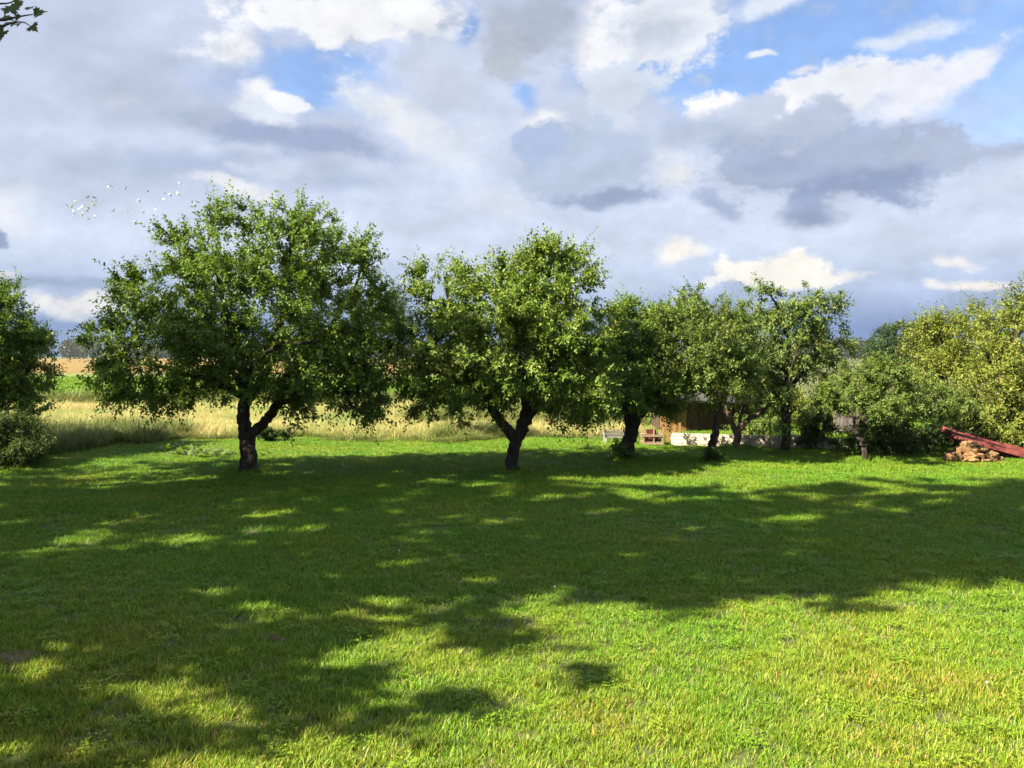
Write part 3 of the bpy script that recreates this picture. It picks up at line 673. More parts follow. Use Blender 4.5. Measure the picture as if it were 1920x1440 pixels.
make_tree('cherry_plum_tree', 'yellow-green tree with pointed tops in front of the far dark tree', 'tree', 22.0,
    [[(1775, 820, 0, 9), (1775, 770, 0, 8), (1770, 700, 0, 6), (1765, 640, 0, 3), (1750, 600, 0, 1.5)], [(1773, 750, 0, 5), (1810, 690, 0, 4), (1830, 620, 0, 2)], [(1773, 750, 0, 4), (1735, 700, 0, 3), (1720, 660, 0, 2)]],
    [(1755, 640, 42, 45, 0, 1.2), (1800, 650, 48, 55, 0, 1.2), (1730, 690, 36, 40, 0, 1.0), (1790, 720, 70, 55, 0, 1.6), (1840, 620, 26, 45, 0.2, 0.8)],
    tips=680, seed=29, mat='yellow', leaf=(0.085, 0.045), shoots=4, per_shoot=10, shoot_len=(0.2, 0.7), up=0.7, sprigs=[(1788, 595, 0, 1.5), (1835, 578, 0, 1.6), (1845, 570, 0, 1.5), (1735, 612, 0, 1.3), (1712, 628, 0, 1.2)])
make_tree('cherry_plum_tree', 'tall yellow-green tree at the right edge behind the red metal sheets', 'tree', 19.2,
    [[(1905, 840, 0, 12), (1905, 790, 0, 11), (1900, 720, 0, 9), (1905, 640, 0, 6), (1930, 560, 0, 2)], [(1903, 770, 0, 6), (1870, 720, -0.3, 4), (1850, 660, -0.3, 2)], [(1903, 740, 0, 7), (1950, 680, 0, 5), (1980, 580, 0, 2)], [(1903, 790, 0, 5), (1865, 780, -0.5, 3), (1835, 780, -0.6, 2)]],
    [(1895, 625, 45, 60, 0, 1.3), (1880, 700, 60, 60, -0.2, 1.5), (1960, 620, 70, 90, 0, 1.8), (1860, 765, 55, 48, -0.5, 1.2), (1950, 740, 80, 90, -0.3, 1.8), (1900, 800, 50, 30, -0.5, 1.0), (1925, 570, 36, 40, 0, 0.9)],
    tips=980, seed=31, mat='yellow', leaf=(0.085, 0.045), shoots=4, per_shoot=10, shoot_len=(0.2, 0.65), up=0.3, droop=0.3, sprigs=[(1850, 640, 0, 1.3), (1880, 565, 0, 1.4), (1910, 545, 0, 1.4), (1918, 530, 0, 1.4)])
make_tree('lime_tree', 'distant rounded dark green tree rising behind the yellow-green tree', 'tree', 105.0,
    [[(1690, 700, 0, 8), (1690, 670, 0, 7), (1692, 640, 0, 5), (1695, 615, 0, 2)], [(1690, 670, 0, 4), (1655, 655, 0, 2)], [(1691, 668, 0, 4), (1730, 640, 0, 2)]],
    [(1690, 645, 48, 42, 0, 4), (1735, 640, 36, 38, 0, 3.5), (1655, 668, 32, 32, 0, 3), (1710, 680, 66, 34, 0, 5)],
    tips=1200, seed=37, mat='darkgreen', leaf=(0.3, 0.2), shoots=5, per_shoot=7, shoot_len=(0.5, 1.2), twig_r=0.015)
# --- left edge
make_tree('apple_tree', 'dark apple tree cut by the left edge above the weedy shrub', 'tree', 17.3,
    [[(2, 850, 0, 13), (4, 800, 0, 11), (6, 765, 0, 10), (-5, 735, 0, 8), (-20, 680, 0, 6), (-25, 600, 0, 3)], [(5, 770, 0, 6), (30, 735, 0, 5), (55, 690, 0, 3)], [(0, 750, 0, 6), (-50, 700, 0, 4)], [(6, 768, 0, 3), (40, 762, -0.3, 2.5), (70, 772, -0.4, 1)]],
    [(15, 620, 45, 45, 0, 1.2), (-30, 610, 70, 80, 0, 1.7), (48, 665, 42, 40, 0, 1.1), (15, 715, 50, 42, 0, 1.4), (-40, 700, 70, 50, 0, 1.6), (78, 650, 18, 18, 0, 0.4), (45, 745, 28, 22, 0, 0.6)],
    tips=930, seed=41, mat='apple', shoots=4, per_shoot=10, sprigs=[(5, 545, 0, 1.5), (22, 572, 0, 1.3), (85, 635, 0, 1.1), (90, 665, 0, 1.0), (70, 770, -0.3, 1.5), (85, 762, -0.3, 1.2), (55, 780, -0.3, 1.2)])

# --- trees outside the frame on the left whose shade falls across the lawn
def big_tree(name, label, loc, height, rad, clear, tips, seed, leaf, mat, shell=0.45, shoots=4, per=8, root=None, sl=(0.25, 0.6)):
    x, y = loc
    rg = np.random.default_rng(seed)
    zc = (height + clear) / 2; rz = (height - clear) / 2
    limbs = [[(x, y, 0, 0.2 * height / 7), (x + 0.05, y, clear * 0.6, 0.15 * height / 7), (x, y + 0.05, clear + 0.3, 0.13 * height / 7), (x + 0.1, y, zc, 0.09), (x, y, height - 0.6, 0.03)]]
    for i in range(6):
        a = i * 1.05 + rg.uniform(0, 0.5); z0 = clear + 0.2 + rz * 0.2 * i * 0.4
        limbs.append([(x, y, z0, 0.08), (x + math.cos(a) * rad * 0.35, y + math.sin(a) * rad * 0.35, z0 + 0.5, 0.055), (x + math.cos(a) * rad * 0.75, y + math.sin(a) * rad * 0.75, z0 + 0.9, 0.02)])
    blobs = [((x, y, zc + rz * 0.25), (rad * 0.72, rad * 0.72, rz * 0.75))]
    for i in range(11):
        a = i * 2.4; q = rg.uniform(0.5, 0.72); zz = zc + rz * rg.uniform(-0.62, 0.55)
        blobs.append(((x + math.cos(a) * rad * q, y + math.sin(a) * rad * q, zz), (rad * 0.4, rad * 0.4, rz * 0.34)))
    for i in range(6):
        a = i * 1.05 + 0.4; zz = clear + rz * rg.uniform(0.16, 0.34)
        blobs.append(((x + math.cos(a) * rad * 0.6, y + math.sin(a) * rad * 0.6, zz), (rad * 0.42, rad * 0.42, rz * 0.2)))
    return make_tree(name, label, 'tree', 10, limbs, blobs, tips=tips, leaf=leaf, mat=mat, seed=seed, px=False, shoots=shoots, per_shoot=per, shoot_len=sl, shell=shell, root=root, simple=True, clump=0.4)

maple = big_tree('maple_tree', 'tall maple whose dark leafy twig hangs into the top left corner', (-9.3, 2.9), 19.0, 3.1, 4.7, 1600, 43, (0.21, 0.19), 'maple')
big_tree('lime_tree', 'tall lime tree beyond the left edge shading the left foreground', (-13.4, 6.2), 16.0, 2.7, 3.0, 1250, 45, (0.2, 0.17), 'darkgreen')
big_tree('ash_tree', 'ash tree beyond the left edge shading the foot of the largest apple tree', (-12.6, 10.0), 10.4, 3.0, 2.0, 800, 47, (0.14, 0.1), 'darkgreen')
big_tree('ash_tree', 'ash tree beyond the left edge shading the mown meadow margin', (-17.0, 14.6), 10.3, 2.4, 2.0, 520, 53, (0.14, 0.1), 'darkgreen')

# overhanging maple twig with separate leaves
def maple_leaf_mesh(name):
    out = [(0, 0), (-0.13, 0.06), (-0.42, 0.02), (-0.34, 0.14), (-0.52, 0.30), (-0.36, 0.34), (-0.40, 0.50), (-0.16, 0.44), (-0.22, 0.66), (-0.10, 0.66), (0, 1.0),
           (0.10, 0.66), (0.22, 0.66), (0.16, 0.44), (0.40, 0.50), (0.36, 0.34), (0.52, 0.30), (0.34, 0.14), (0.42, 0.02), (0.13, 0.06)]
    V = [(x, y, -0.10 * (y - 0.3) ** 2 + 0.18 * abs(x)) for x, y in out] + [(0, 0.28, 0.02)]
    f = np.array([[20, i, (i + 1) % 20] for i in range(20)])
    me = np_mesh(name, V, f, False, np.full(21, 0.4))
    me.materials.append(M['maple'])
    return me
bd = 6.3
tw = [[(-260, -20, 0.0, 14), (-120, 10, 0, 9), (-10, 36, 0, 3), (20, 34, 0, 2), (42, 30, 0, 1.4), (62, 27, 0, 1)],
      [(-60, 20, 0.05, 4), (-10, 8, 0.05, 2), (15, 6, 0.05, 1.4), (30, 0, 0.05, 1)],
      [(-40, 28, -0.05, 4), (0, 48, -0.05, 2), (25, 42, -0.05, 1.4), (45, 42, -0.05, 1), (58, 50, -0.05, 0.8)]]
TV, TQ, TT, off = [], [], [], 0
for i, l in enumerate(tw):
    pts = [P(a, b, bd + c) for a, b, c, r in l]; rr = [r * bd / F for *_, r in l]
    if i == 0: pts = [np.array((-9.3, 3.0, 4.2)), np.array((-7.4, 4.6, 4.9))] + pts; rr = [0.09, 0.075] + rr
    pth = catmull(pts, 6); rad = np.interp(np.linspace(0, len(pts) - 1, len(pth)), np.arange(len(pts)), rr)
    v, q, t = tube(pth, rad, 8, 0.1, i); TV.append(v); TQ.append(q + off); TT.append(t + off); off += len(v)
twig = link('branch', np_mesh('branch', np.vstack(TV), [np.vstack(TQ), np.vstack(TT)], True), maple, M['twig'])
ml = maple_leaf_mesh('leaf')
for i, (px, py, sz, roll) in enumerate([(4, -2, 26, 60), (24, 0, 22, -70), (20, 10, 24, 200), (-2, 14, 24, 120), (17, 17, 22, 170), (34, 15, 24, 20), (50, 19, 22, -20), (62, 25, 24, -75), (68, 28, 18, -100), (38, 27, 18, 150), (2, 33, 26, -110), (5, 46, 26, 200), (7, 58, 26, 190),
                                        (22, 44, 22, 130), (31, 42, 22, 190), (41, 42, 20, -160), (58, 48, 24, -130), (-14, 50, 26, 170), (-12, 4, 28, 90), (-20, 30, 28, 150), (-30, 60, 28, 180), (-40, 20, 28, 100)]):
    p = P(px, py, bd + random.uniform(-0.15, 0.15))
    o = link('leaf', ml, None); o.parent = twig
    o.location = p
    s = sz * bd / F * 1.15
    o.rotation_euler = (Matrix.Rotation(R(random.uniform(-30, 30)), 3, 'Z') @ Matrix.Rotation(R(90 + random.uniform(-55, -15)), 3, 'X') @ Matrix.Rotation(R(roll), 3, 'Z')).to_euler()
    o.scale = (s, s, s)

# ------------------------------------------------------------------ shrubs
def make_shrub(name, label, d, px, py_base, blobs, tips, mat, leaf, seed, shoots=4, per=9, sl=(0.12, 0.35), group=None, up=0.6, twig_r=0.003, shell=0.4):
    x0, y0, _ = P(px, py_base, d)
    rg = np.random.default_rng(seed)
    m = d / F
    limbs = []
    for b in blobs[:6]:
        c = P(b[0], b[1], d + b[4]); bx = x0 + (c[0] - x0) * 0.4 + rg.normal(scale=0.05)
        z0 = float(ground_z(bx, y0 + b[4] * 0.5))
        limbs.append([(bx, y0 + b[4] * 0.5, z0 + 0.0, 0.018), (bx * 0.6 + c[0] * 0.4, y0 + b[4] * 0.8, max(z0 + 0.12, c[2] * 0.5), 0.013), (c[0], c[1], max(c[2], 0.2), 0.008)])
    bl = [(P(a, b, d + e), (rx * m, dr, ry * m)) for a, b, rx, ry, e, dr in blobs]
    return make_tree(name, label, 'shrub', d, limbs, bl, tips=tips, leaf=leaf, mat=mat, seed=seed, px=False, shoots=shoots, per_shoot=per, shoot_len=sl, up=up, zmin=0.0, group=group, twig_r=twig_r, shell=shell)

make_shrub('shrub', 'shaggy weedy shrub on the lawn edge below the left tree', D(878), 25, 878,
    [(20, 825, 42, 34, 0.3, 0.7), (-20, 825, 50, 38, 0.3, 0.8), (55, 842, 30, 26, 0.3, 0.6), (72, 856, 22, 18, 0.2, 0.5), (20, 855, 60, 22, 0, 0.6), (35, 815, 36, 28, 0.6, 0.6)], 620, 'weed', (0.075, 0.024), 61, sl=(0.15, 0.5), up=1.1, per=12)
make_shrub('shrub', 'low dark bush at the meadow edge just right of the largest trunk', D(829), 510, 829, [(500, 818, 14, 10, 0, 0.25), (520, 819, 14, 9, 0, 0.25)], 70, 'shrub', (0.09, 0.05), 62, sl=(0.08, 0.2))
make_shrub('shrub', 'basal shoots sprouting around the thick third trunk', D(862), 1165, 862, [(1160, 845, 11, 14, -0.15, 0.22), (1175, 850, 12, 10, -0.3, 0.15)], 55, 'plum', (0.06, 0.035), 63, sl=(0.08, 0.22), up=0.9)
make_shrub('shrub', 'small leafy shoots at the foot of the slim leaning trunk', D(872), 1338, 872, [(1342, 856, 11, 10, 0.0, 0.2), (1330, 862, 8, 8, -0.1, 0.15)], 36, 'shrub', (0.06, 0.035), 64, sl=(0.08, 0.2), up=0.9)
make_shrub('shrub', 'dark shrub climbing a stump between straight trunk and grey boards', D(845), 1525, 845, [(1520, 815, 22, 26, 0, 0.4), (1535, 800, 22, 24, 0.2, 0.4), (1512, 835, 18, 12, 0, 0.3)], 170, 'shrub', (0.06, 0.04), 65)
make_shrub('shrub', 'dense dark shrub right behind the S-curved trunk', D(858), 1650, 858, [(1640, 825, 42, 36, 0.3, 0.6), (1600, 835, 36, 24, 0.3, 0.5), (1680, 820, 40, 40, 0.5, 0.6)], 330, 'shrub', (0.06, 0.04), 66)
make_shrub('shrub', 'dense dark shrub left of the stone heap', D(860), 1735, 860, [(1725, 830, 36, 32, 0.9, 0.6), (1690, 842, 36, 22, 0.4, 0.5), (1770, 818, 40, 38, 1.6, 0.6)], 330, 'shrub', (0.06, 0.04), 67)
make_shrub('shrub', 'dark shrub above the upper end of the red sheets', 18.6, 1830, 845, [(1815, 800, 36, 36, 0.2, 0.7), (1860, 820, 40, 30, 0.4, 0.7), (1900, 825, 40, 25, 0.4, 0.7)], 300, 'shrub', (0.065, 0.045), 68)
for i, (px, top, w, dd, mt) in enumerate([(1090, 770, 40, 23, 'weed'), (1440, 745, 45, 24, 'plum'), (1500, 735, 45, 25, 'yellow'), (1560, 740, 45, 24, 'plum'), (1620, 735, 55, 26, 'shrub'), (1690, 740, 60, 26, 'shrub'), (1130, 785, 36, 24, 'weed'), (940, 765, 40, 30, 'weed'), (1030, 765, 40, 31, 'weed'), (1410, 790, 40, 21.5, 'plum')]):
    base_y = 668 + H * F / dd
    mid = (top + base_y) / 2; h = (base_y - top) / 2
    lab = ['loose pale shrub behind the bright side of the central tree', 'leafy shrub behind the low forked tree', 'yellowish shrub seen behind the straight pear trunk', 'green shrub filling the gap left of the grey boards', 'dark bush behind the low crooked tree',
           'dark bush behind the crown of the low crooked tree', 'pale weeds above the garden bench', 'grey-green bush beside the rail fence', 'grey-green bush beside the chopping logs', 'low green shrub right behind the wall top'][i]
    make_shrub('shrub', lab, dd, px, base_y, [(px, mid, w, h, 0, 0.8), (px - w * 0.5, mid + h * 0.25, w * 0.6, h * 0.7, 0, 0.6), (px + w * 0.5, mid + h * 0.2, w * 0.6, h * 0.75, 0, 0.6)], 170, mt, (0.085, 0.05), 80 + i, per=8, sl=(0.15, 0.4))

# thin young tree at the meadow edge
make_tree('young_tree', 'young thin-trunked tree at the meadow edge left of the central trunk', 'tree', D(823),
    [[(857, 824, 0, 5), (859, 800, 0, 4), (864, 770, 0, 3.5), (862, 730, 0, 3), (858, 690, 0, 1.5)], [(862, 778, 0, 1.8), (880, 772, 0, 1.2)]],
    [(858, 715, 40, 38, 0, 0.7), (872, 785, 9, 9, 0, 0.15), (858, 820, 9, 4, 0, 0.15)], tips=150, seed=71, mat='apple', bark='bark_light', shoots=3, per_shoot=9)
# pale birches far off between the two apple trees
make_tree('birch_tree', 'far pale feathery tree between the crowns of the two apple trees', 'tree', 60.0,
    [[(738, 705, 0, 2.5), (738, 640, 0, 2), (738, 560, 0, 1.2), (738, 530, 0, 0.6)]], [(738, 575, 24, 46, 0, 1.0), (725, 600, 22, 30, 0, 0.9), (752, 605, 20, 30, 0, 0.9)],
    tips=300, seed=73, mat='weed', bark='bark_light', leaf=(0.16, 0.09), shoots=4, per_shoot=6, shoot_len=(0.4, 0.9), up=0.9)

# ------------------------------------------------------------------ broad-leaved plants on the lawn
def dock_plant(px, py, n, size, seed):
    rg = np.random.default_rng(seed)
    d = D(py); p = P(px, py, d); z = float(ground_z(p[0], p[1]))
    V, Q = [], []
    for i in range(n):
        a = rg.uniform(0, 6.28); ln = size * rg.uniform(0.7, 1.2); w = ln * rg.uniform(0.2, 0.28); tilt = rg.uniform(0.5, 1.25)
        dx, dy = math.cos(a), math.sin(a)
        for k in range(6):
            s = k / 5; wid = w * math.sin(math.pi * min(1, 0.12 + s * 0.88)) ** 0.8
            r = ln * s * math.cos(tilt) * (1 + 0.3 * s); h = ln * (s * math.sin(tilt) - 0.35 * s * s)
            for sg in (-1, 0, 1):
                V.append((p[0] + dx * r - dy * wid * sg * 0.5, p[1] + dy * r + dx * wid * sg * 0.5, z + h + (0.12 * wid if sg else 0)))
        b = i * 18
        for k in range(5):
            Q += [[b + k * 3, b + k * 3 + 1, b + k * 3 + 4, b + k * 3 + 3], [b + k * 3 + 1, b + k * 3 + 2, b + k * 3 + 5, b + k * 3 + 4]]
    root = empty('broad_leaf_plant', (p[0], p[1], z))
    me = np_mesh('leaves', V, np.array(Q), True, np.repeat(rg.random(n), 18)); me.materials.append(M['dock'])
    o = link('leaves', me, root)
    return root
docks = [(312, 850), (322, 846), (335, 856), (345, 849), (352, 858), (361, 852), (370, 860), (381, 853), (392, 858), (404, 854), (412, 860), (420, 856), (342, 843), (440, 856), (452, 853), (492, 857), (505, 853)]
for i, (px, py) in enumerate(docks):
    o = dock_plant(px, py, 13, 0.27 if px < 430 else 0.16, 300 + i)
    tag(o, 'bright broad-leaved plant in the sunlit clump left of the largest trunk' if px < 430 else 'small bright broad-leaved plant right beside the largest trunk', 'plant', 'broad-leaved plants beyond the largest tree' if px < 430 else 'small broad-leaved plants beside the largest trunk')

# ------------------------------------------------------------------ low white brick wall
def seg_wall(x0, d0, x1, d1, base_py, top_rows, name, label):
    a = P(x0, base_py[0], d0); b = P(x1, base_py[1], d1)
    a[2] = float(ground_z(a[0], a[1])) - 0.02; b[2] = float(ground_z(b[0], b[1])) - 0.02
    L = np.linalg.norm((b - a)[:2]); ang = math.atan2(b[1] - a[1], b[0] - a[0])
    root = empty(name, tuple(a)); tag(root, label, 'wall')
    bl, bh, bw, j = 0.25, 0.07, 0.12, 0.009
    me = [box_mesh('brick', (bl, bw, bh), 0.005, 0.0025) for _ in range(4)]
    half = box_mesh('brick', (bl / 2 - j / 2, bw, bh), 0.005, 0.002)
    for k in me + [half]: k.materials.append(M['brick'])
    rowh = bh + j
    core = box_mesh('mortar', (L - 0.03, bw - 0.016, rowh * top_rows - 0.012), 0.0)
    dirx = Vector((math.cos(ang), math.sin(ang), 0))
    def put(m, s, z):
        o = link('brick' if m is not core_m else 'mortar', m, None)
        o.parent = root
        o.location = dirx * s + Vector((0, 0, z)); o.rotation_euler = (0, 0, ang)
        return o
    core_m = core; core.materials.append(M['mortar'])
    put(core, L / 2, rowh * top_rows / 2)
    for r in range(top_rows):
        s = 0.0
        z = rowh * r + bh / 2
        if r % 2: o = put(half, bl / 4, z); s = bl / 2 + j / 2
        while s + bl <= L:
            if not (r == top_rows - 1 and random.random() < 0.04):
                o = put(random.choice(me), s + bl / 2, z + random.uniform(-0.002, 0.002))
                o.location += Vector((-dirx.y, dirx.x, 0)) * random.uniform(-0.004, 0.004)
            s += bl + j
    return root
seg_wall(1258, D(833), 1596, D(846), (833, 846), 4, 'brick_wall', 'low white brick wall in four courses behind the orchard trees')

# wire fence on slim posts along the wall
fr = empty('wire_fence', tuple(P(1440, 842, D(842)))); tag(fr, 'slim dark wire fence standing along the front of the white wall', 'fence')
fpx = [1405, 1443, 1461, 1502, 1543]
tops = []
for px in fpx:
    d = D(839 + (px - 1405) * 0.035) - 0.12
    p = P(px, 800, d); z = float(ground_z(p[0], d))
    th = 0.62
    v, q, t = tube(np.array([(p[0], d, z - 0.05), (p[0] + 0.004, d, z + th * 0.5), (p[0], d, z + th)]), [0.009] * 3, 6, 0.0)
    link('post', np_mesh('post', v, [q, t], True), fr, M['steel'])
    tops.append(np.array((p[0], d, z)))
for k, zz in enumerate((0.2, 0.4, 0.58)):
    pts = np.array([t + np.array((0, -0.012, zz)) for t in tops])
    v, q, t = tube(catmull(pts, 5) + np.array((0, 0, -0.004)), np.full(5 * 4 + 1, 0.0025), 4, 0.0)
    link('wire', np_mesh('wire', v, [q, t]), fr, M['steel'])

# ------------------------------------------------------------------ wooden shed behind the wall
def board_wall(root, a, b, z0, z1, bw, mats, name='board', gap=0.003, th=0.022):
    a, b = np.array(a, float), np.array(b, float); L = np.linalg.norm(b - a); ang = math.atan2(b[1] - a[1], b[0] - a[0])
    n = int(L / bw); me = {}
    for i in range(n):
        mt = mats(i / n)
        key = (mt, i % 3)
        if key not in me:
            me[key] = box_mesh(name, (bw - gap, th, z1 - z0 + (i % 3) * 0.015), 0.003); me[key].materials.append(M[mt])
        s = (i + 0.5) / n
        o = link(name, me[key], None); o.parent = root
        p = a + (b - a) * s
        o.location = Vector((p[0], p[1], (z0 + z1) / 2)) - Vector(root.location)
        o.rotation_euler = (0, random.uniform(-0.004, 0.004), ang)
sd = 22.5
A = P(1238, 800, sd); B = P(1402, 800, sd + 0.5)
shed = empty('shed', (A[0], A[1], 0)); tag(shed, 'old wooden plank shed behind the white wall, hidden by tree crowns', 'shed')
board_wall(shed, A[:2], B[:2], 0.02, 0.78, 0.14, lambda s: 'board' if s < 0.24 else 'brownboard')  # sun and tree shade painted in: left boards ochre as lit, rest brown
board_wall(shed, (A[0], A[1] + 0.03), (A[0] + 0.1, A[1] + 2.0), 0.02, 0.78, 0.14, lambda s: 'brownboard')
board_wall(shed, (B[0], B[1] + 0.03), (B[0] + 0.1, B[1] + 2.0), 0.02, 0.78, 0.14, lambda s: 'brownboard')
bm = bmesh.new()
box_bm(bm, ((B[0] - A[0]) / 2, 1.1, 0.95), (B[0] - A[0] + 0.4, 2.7, 0.05), Matrix.Rotation(R(5), 4, 'X').to_euler())
o = link('roof', bm_mesh('roof', bm), None, M['roofing']); o.parent = shed

# grey weathered board panel further right
A = P(1566, 800, 21.8); B = P(1612, 800, 21.6)
pan = empty('board_panel', (A[0], A[1], 0)); tag(pan, 'weathered grey board panel standing left of the crooked trunk', 'panel')
board_wall(pan, A[:2], B[:2], 0.05, 0.58, 0.095, lambda s: 'greyboard')
bm = bmesh.new(); box_bm(bm, (0, 0.04, 0.33), (0.05, 0.05, 0.74)); o = link('post', bm_mesh('post', bm), None, M['palewood']); o.parent = pan
bm = bmesh.new(); box_bm(bm, ((B[0] - A[0]) / 2, -0.01, 0.45), (B[0] - A[0], 0.02, 0.06), Matrix.Rotation(math.atan2(B[1] - A[1], B[0] - A[0]), 4, 'Z').to_euler())
for v in bm.verts: v.co.y += 0.05
o = link('rail', bm_mesh('rail', bm), None, M['greyboard']); o.parent = pan

# ------------------------------------------------------------------ pallet-wood rack with crates, bench
def part_box(root, name, c, s, mat, rz=0.0, bev=0.003):
    me = box_mesh(name, s, bev); me.materials.append(M[mat])
    o = link(name, me, None); o.parent = root; o.location = c; o.rotation_euler = (0, 0, rz)
    return o
rd = D(833)
p = P(1222, 833, rd); z = float(ground_z(p[0], p[1]))
rack = empty('wooden_rack', (p[0], p[1], z)); tag(rack, 'pale two-tier wooden rack left of the white wall', 'rack')
wd, hh, dp = 0.42, 0.33, 0.34
for sx in (-1, 0.1, 1):
    for sy in (-1, 1):
        part_box(rack, 'post', (sx * wd / 2, sy * dp / 2, hh / 2 + (0.06 if sx < 1 else 0)), (0.028, 0.028, hh + (0.12 if sx < 1 else 0)), 'palewood')
for zz in (0.055, 0.23):
    for sy in (-1, 1):
        part_box(rack, 'rail', (0, sy * (dp / 2 + 0.022), zz), (wd + 0.08, 0.016, 0.045), 'palewood')
    for k in range(4):
        part_box(rack, 'slat', (0, -dp / 2 + (k + 0.5) * dp / 4, zz + 0.032), (wd + 0.02, 0.075, 0.012), 'palewood')
def crate(loc, s, mat, label, cat='crate'):
    c = empty('crate', loc); tag(c, label, cat)
    t = 0.012
    part_box(c, 'base', (0, 0, t / 2), (s[0], s[1], t), mat)
    for sy in (-1, 1): part_box(c, 'side', (0, sy * (s[1] / 2 - t / 2), s[2] / 2 + t), (s[0], t, s[2]), mat)
    for sx in (-1, 1): part_box(c, 'end', (sx * (s[0] / 2 - t / 2), 0, s[2] / 2 + t), (t, s[1] - 2 * t - 0.002, s[2]), mat)
crate((p[0] - 0.09, p[1], z + 0.096), (0.17, 0.26, 0.09), 'redplastic', 'dark red crate on the lower tier of the pale rack')
crate((p[0] + 0.11, p[1], z + 0.096), (0.18, 0.26, 0.09), 'brownboard', 'brown crate on the lower tier of the pale rack')
crate((p[0] - 0.02, p[1], z + 0.271), (0.2, 0.26, 0.075), 'redplastic', 'pinkish red crate on the upper tier of the pale rack')
# leaning ochre planks beside the rack
for i, (px, top, w) in enumerate([(1242, 790, 0.09), (1252, 786, 0.1), (1263, 797, 0.08), (1274, 792, 0.06)]):
    d = rd + 0.55; q = P(px, 820, d)
    hgt = 2.0 - (top - 668) / F * d
    me = box_mesh('plank', (w, 0.022, hgt), 0.003); me.materials.append(M['board'])
    o = link('plank', me, None); o.location = (q[0], d, hgt / 2); o.rotation_euler = (R(-6), R([4, -3, 6, 2][i]), 0)
    tag(o, ['leftmost ochre plank leaning behind the pale rack', 'wide ochre plank second from the left behind the pale rack', 'tilted ochre plank left of the wall end', 'narrow ochre plank at the wall end'][i], 'plank')

bdp = D(832); p = P(1156, 832, bdp); z = float(ground_z(p[0], p[1]))
bench = empty('garden_bench', (p[0], p[1], z)); tag(bench, 'low grey slatted bench with white ends behind the thick third trunk', 'bench')
bw = 0.56
for k in range(3): part_box(bench, 'seat_slat', (0, -0.08 + k * 0.085, 0.15), (bw, 0.072, 0.018), 'benchwood')
for k in range(2): part_box(bench, 'back_slat', (0, 0.14 + k * 0.006, 0.2 + k * 0.065), (bw, 0.016, 0.05), 'benchwood')
part_box(bench, 'top_rail', (0, 0.155, 0.318), (bw + 0.04, 0.022, 0.028), 'palewood')
for sx in (-1, 1):
    part_box(bench, 'front_leg', (sx * (bw / 2 - 0.03), -0.105, 0.07), (0.03, 0.03, 0.14), 'whitepaint')
    part_box(bench, 'back_leg', (sx * (bw / 2 - 0.03), 0.172, 0.15), (0.03, 0.025, 0.3), 'whitepaint')
    part_box(bench, 'arm', (sx * (bw / 2 + 0.018), 0.02, 0.235), (0.03, 0.27, 0.02), 'whitepaint')
    part_box(bench, 'arm_post', (sx * (bw / 2 + 0.018), -0.105, 0.112), (0.026, 0.026, 0.224), 'whitepaint')

# rail fence and logs beyond the meadow edge
rf = empty('rail_fence', tuple(P(880, 800, 27.0) * np.array((1, 1, 0)))); tag(rf, 'pale pole fence crossing the meadow behind the central trunk', 'fence')
tops = []
for px, ty, d in [(838, 775, 27.3), (882, 772, 27.0), (925, 778, 26.7), (961, 782, 26.5), (990, 786, 26.3)]:
    q = P(px, ty, d); z = float(ground_z(q[0], d))
    v, f, t = tube(np.array([(q[0], d, z - 0.05), (q[0] + 0.01, d, z + (q[2] - z) * 0.5), (q[0], d, q[2] + 0.06)]), [0.03, 0.03, 0.028], 8, 0.05)
    link('post', np_mesh('post', v, [f, t], True), rf, M['palewood']); tops.append(np.array((q[0], d - 0.05, q[2])))
for a, b in zip(tops[:-1], tops[1:]):
    e = norm(b - a) * 0.03
    v, f, t = tube(np.linspace(a - e, b + e, 5) + np.array((0, 0, 0.01)), np.linspace(0.024, 0.02, 5), 8, 0.05)
    link('rail', np_mesh('rail', v, [f, t], True), rf, M['palewood'])
for i, (px, ty, d, r) in enumerate([(997, 793, 24.2, 0.075), (1010, 789, 24.3, 0.10), (1023, 800, 24.0, 0.06)]):
    q = P(px, ty, d)
    v, f, t = tube(np.array([(q[0], d, -0.05), (q[0], d, q[2] * 0.5), (q[0] + 0.01, d, q[2])]), [r * 1.08, r, r * 0.97], 12, 0.1, i)
    o = link('log', np_mesh('log', v, [f, t], True), None, M['palewood' if i < 2 else 'stone'])
    tag(o, ['pale upright log left of its pair behind the central trunk', 'thick pinkish upright log behind the central trunk', 'short reddish log right of the two pale logs'][i], 'log')

# ------------------------------------------------------------------ stone heap and metal sheets
def rock_mesh(seed, flat=0.75):
    rg = np.random.default_rng(seed)
    bm = bmesh.new()
    for _ in range(13):
        v = rg.uniform(-1, 1, 3); v = v / max(abs(v).max(), 1e-3) * rg.uniform(0.8, 1.0)
        bm.verts.new(v * np.array((0.5, 0.42, 0.36 * flat / 0.75)))
    r = bmesh.ops.convex_hull(bm, input=bm.verts[:])
    bmesh.ops.delete(bm, geom=[g for g in r['geom_interior'] if isinstance(g, bmesh.types.BMVert)], context='VERTS')
    bmesh.ops.bevel(bm, geom=bm.edges[:], offset=0.03, segments=1, affect='EDGES')
    me = bm_mesh('stone', bm); return me
rocks = [rock_mesh(500 + i) for i in range(9)]
for r in rocks: r.materials.append(M['stone'])
hd = D(864); hc = P(1818, 864, hd)
rg = np.random.default_rng(99)
cand = []
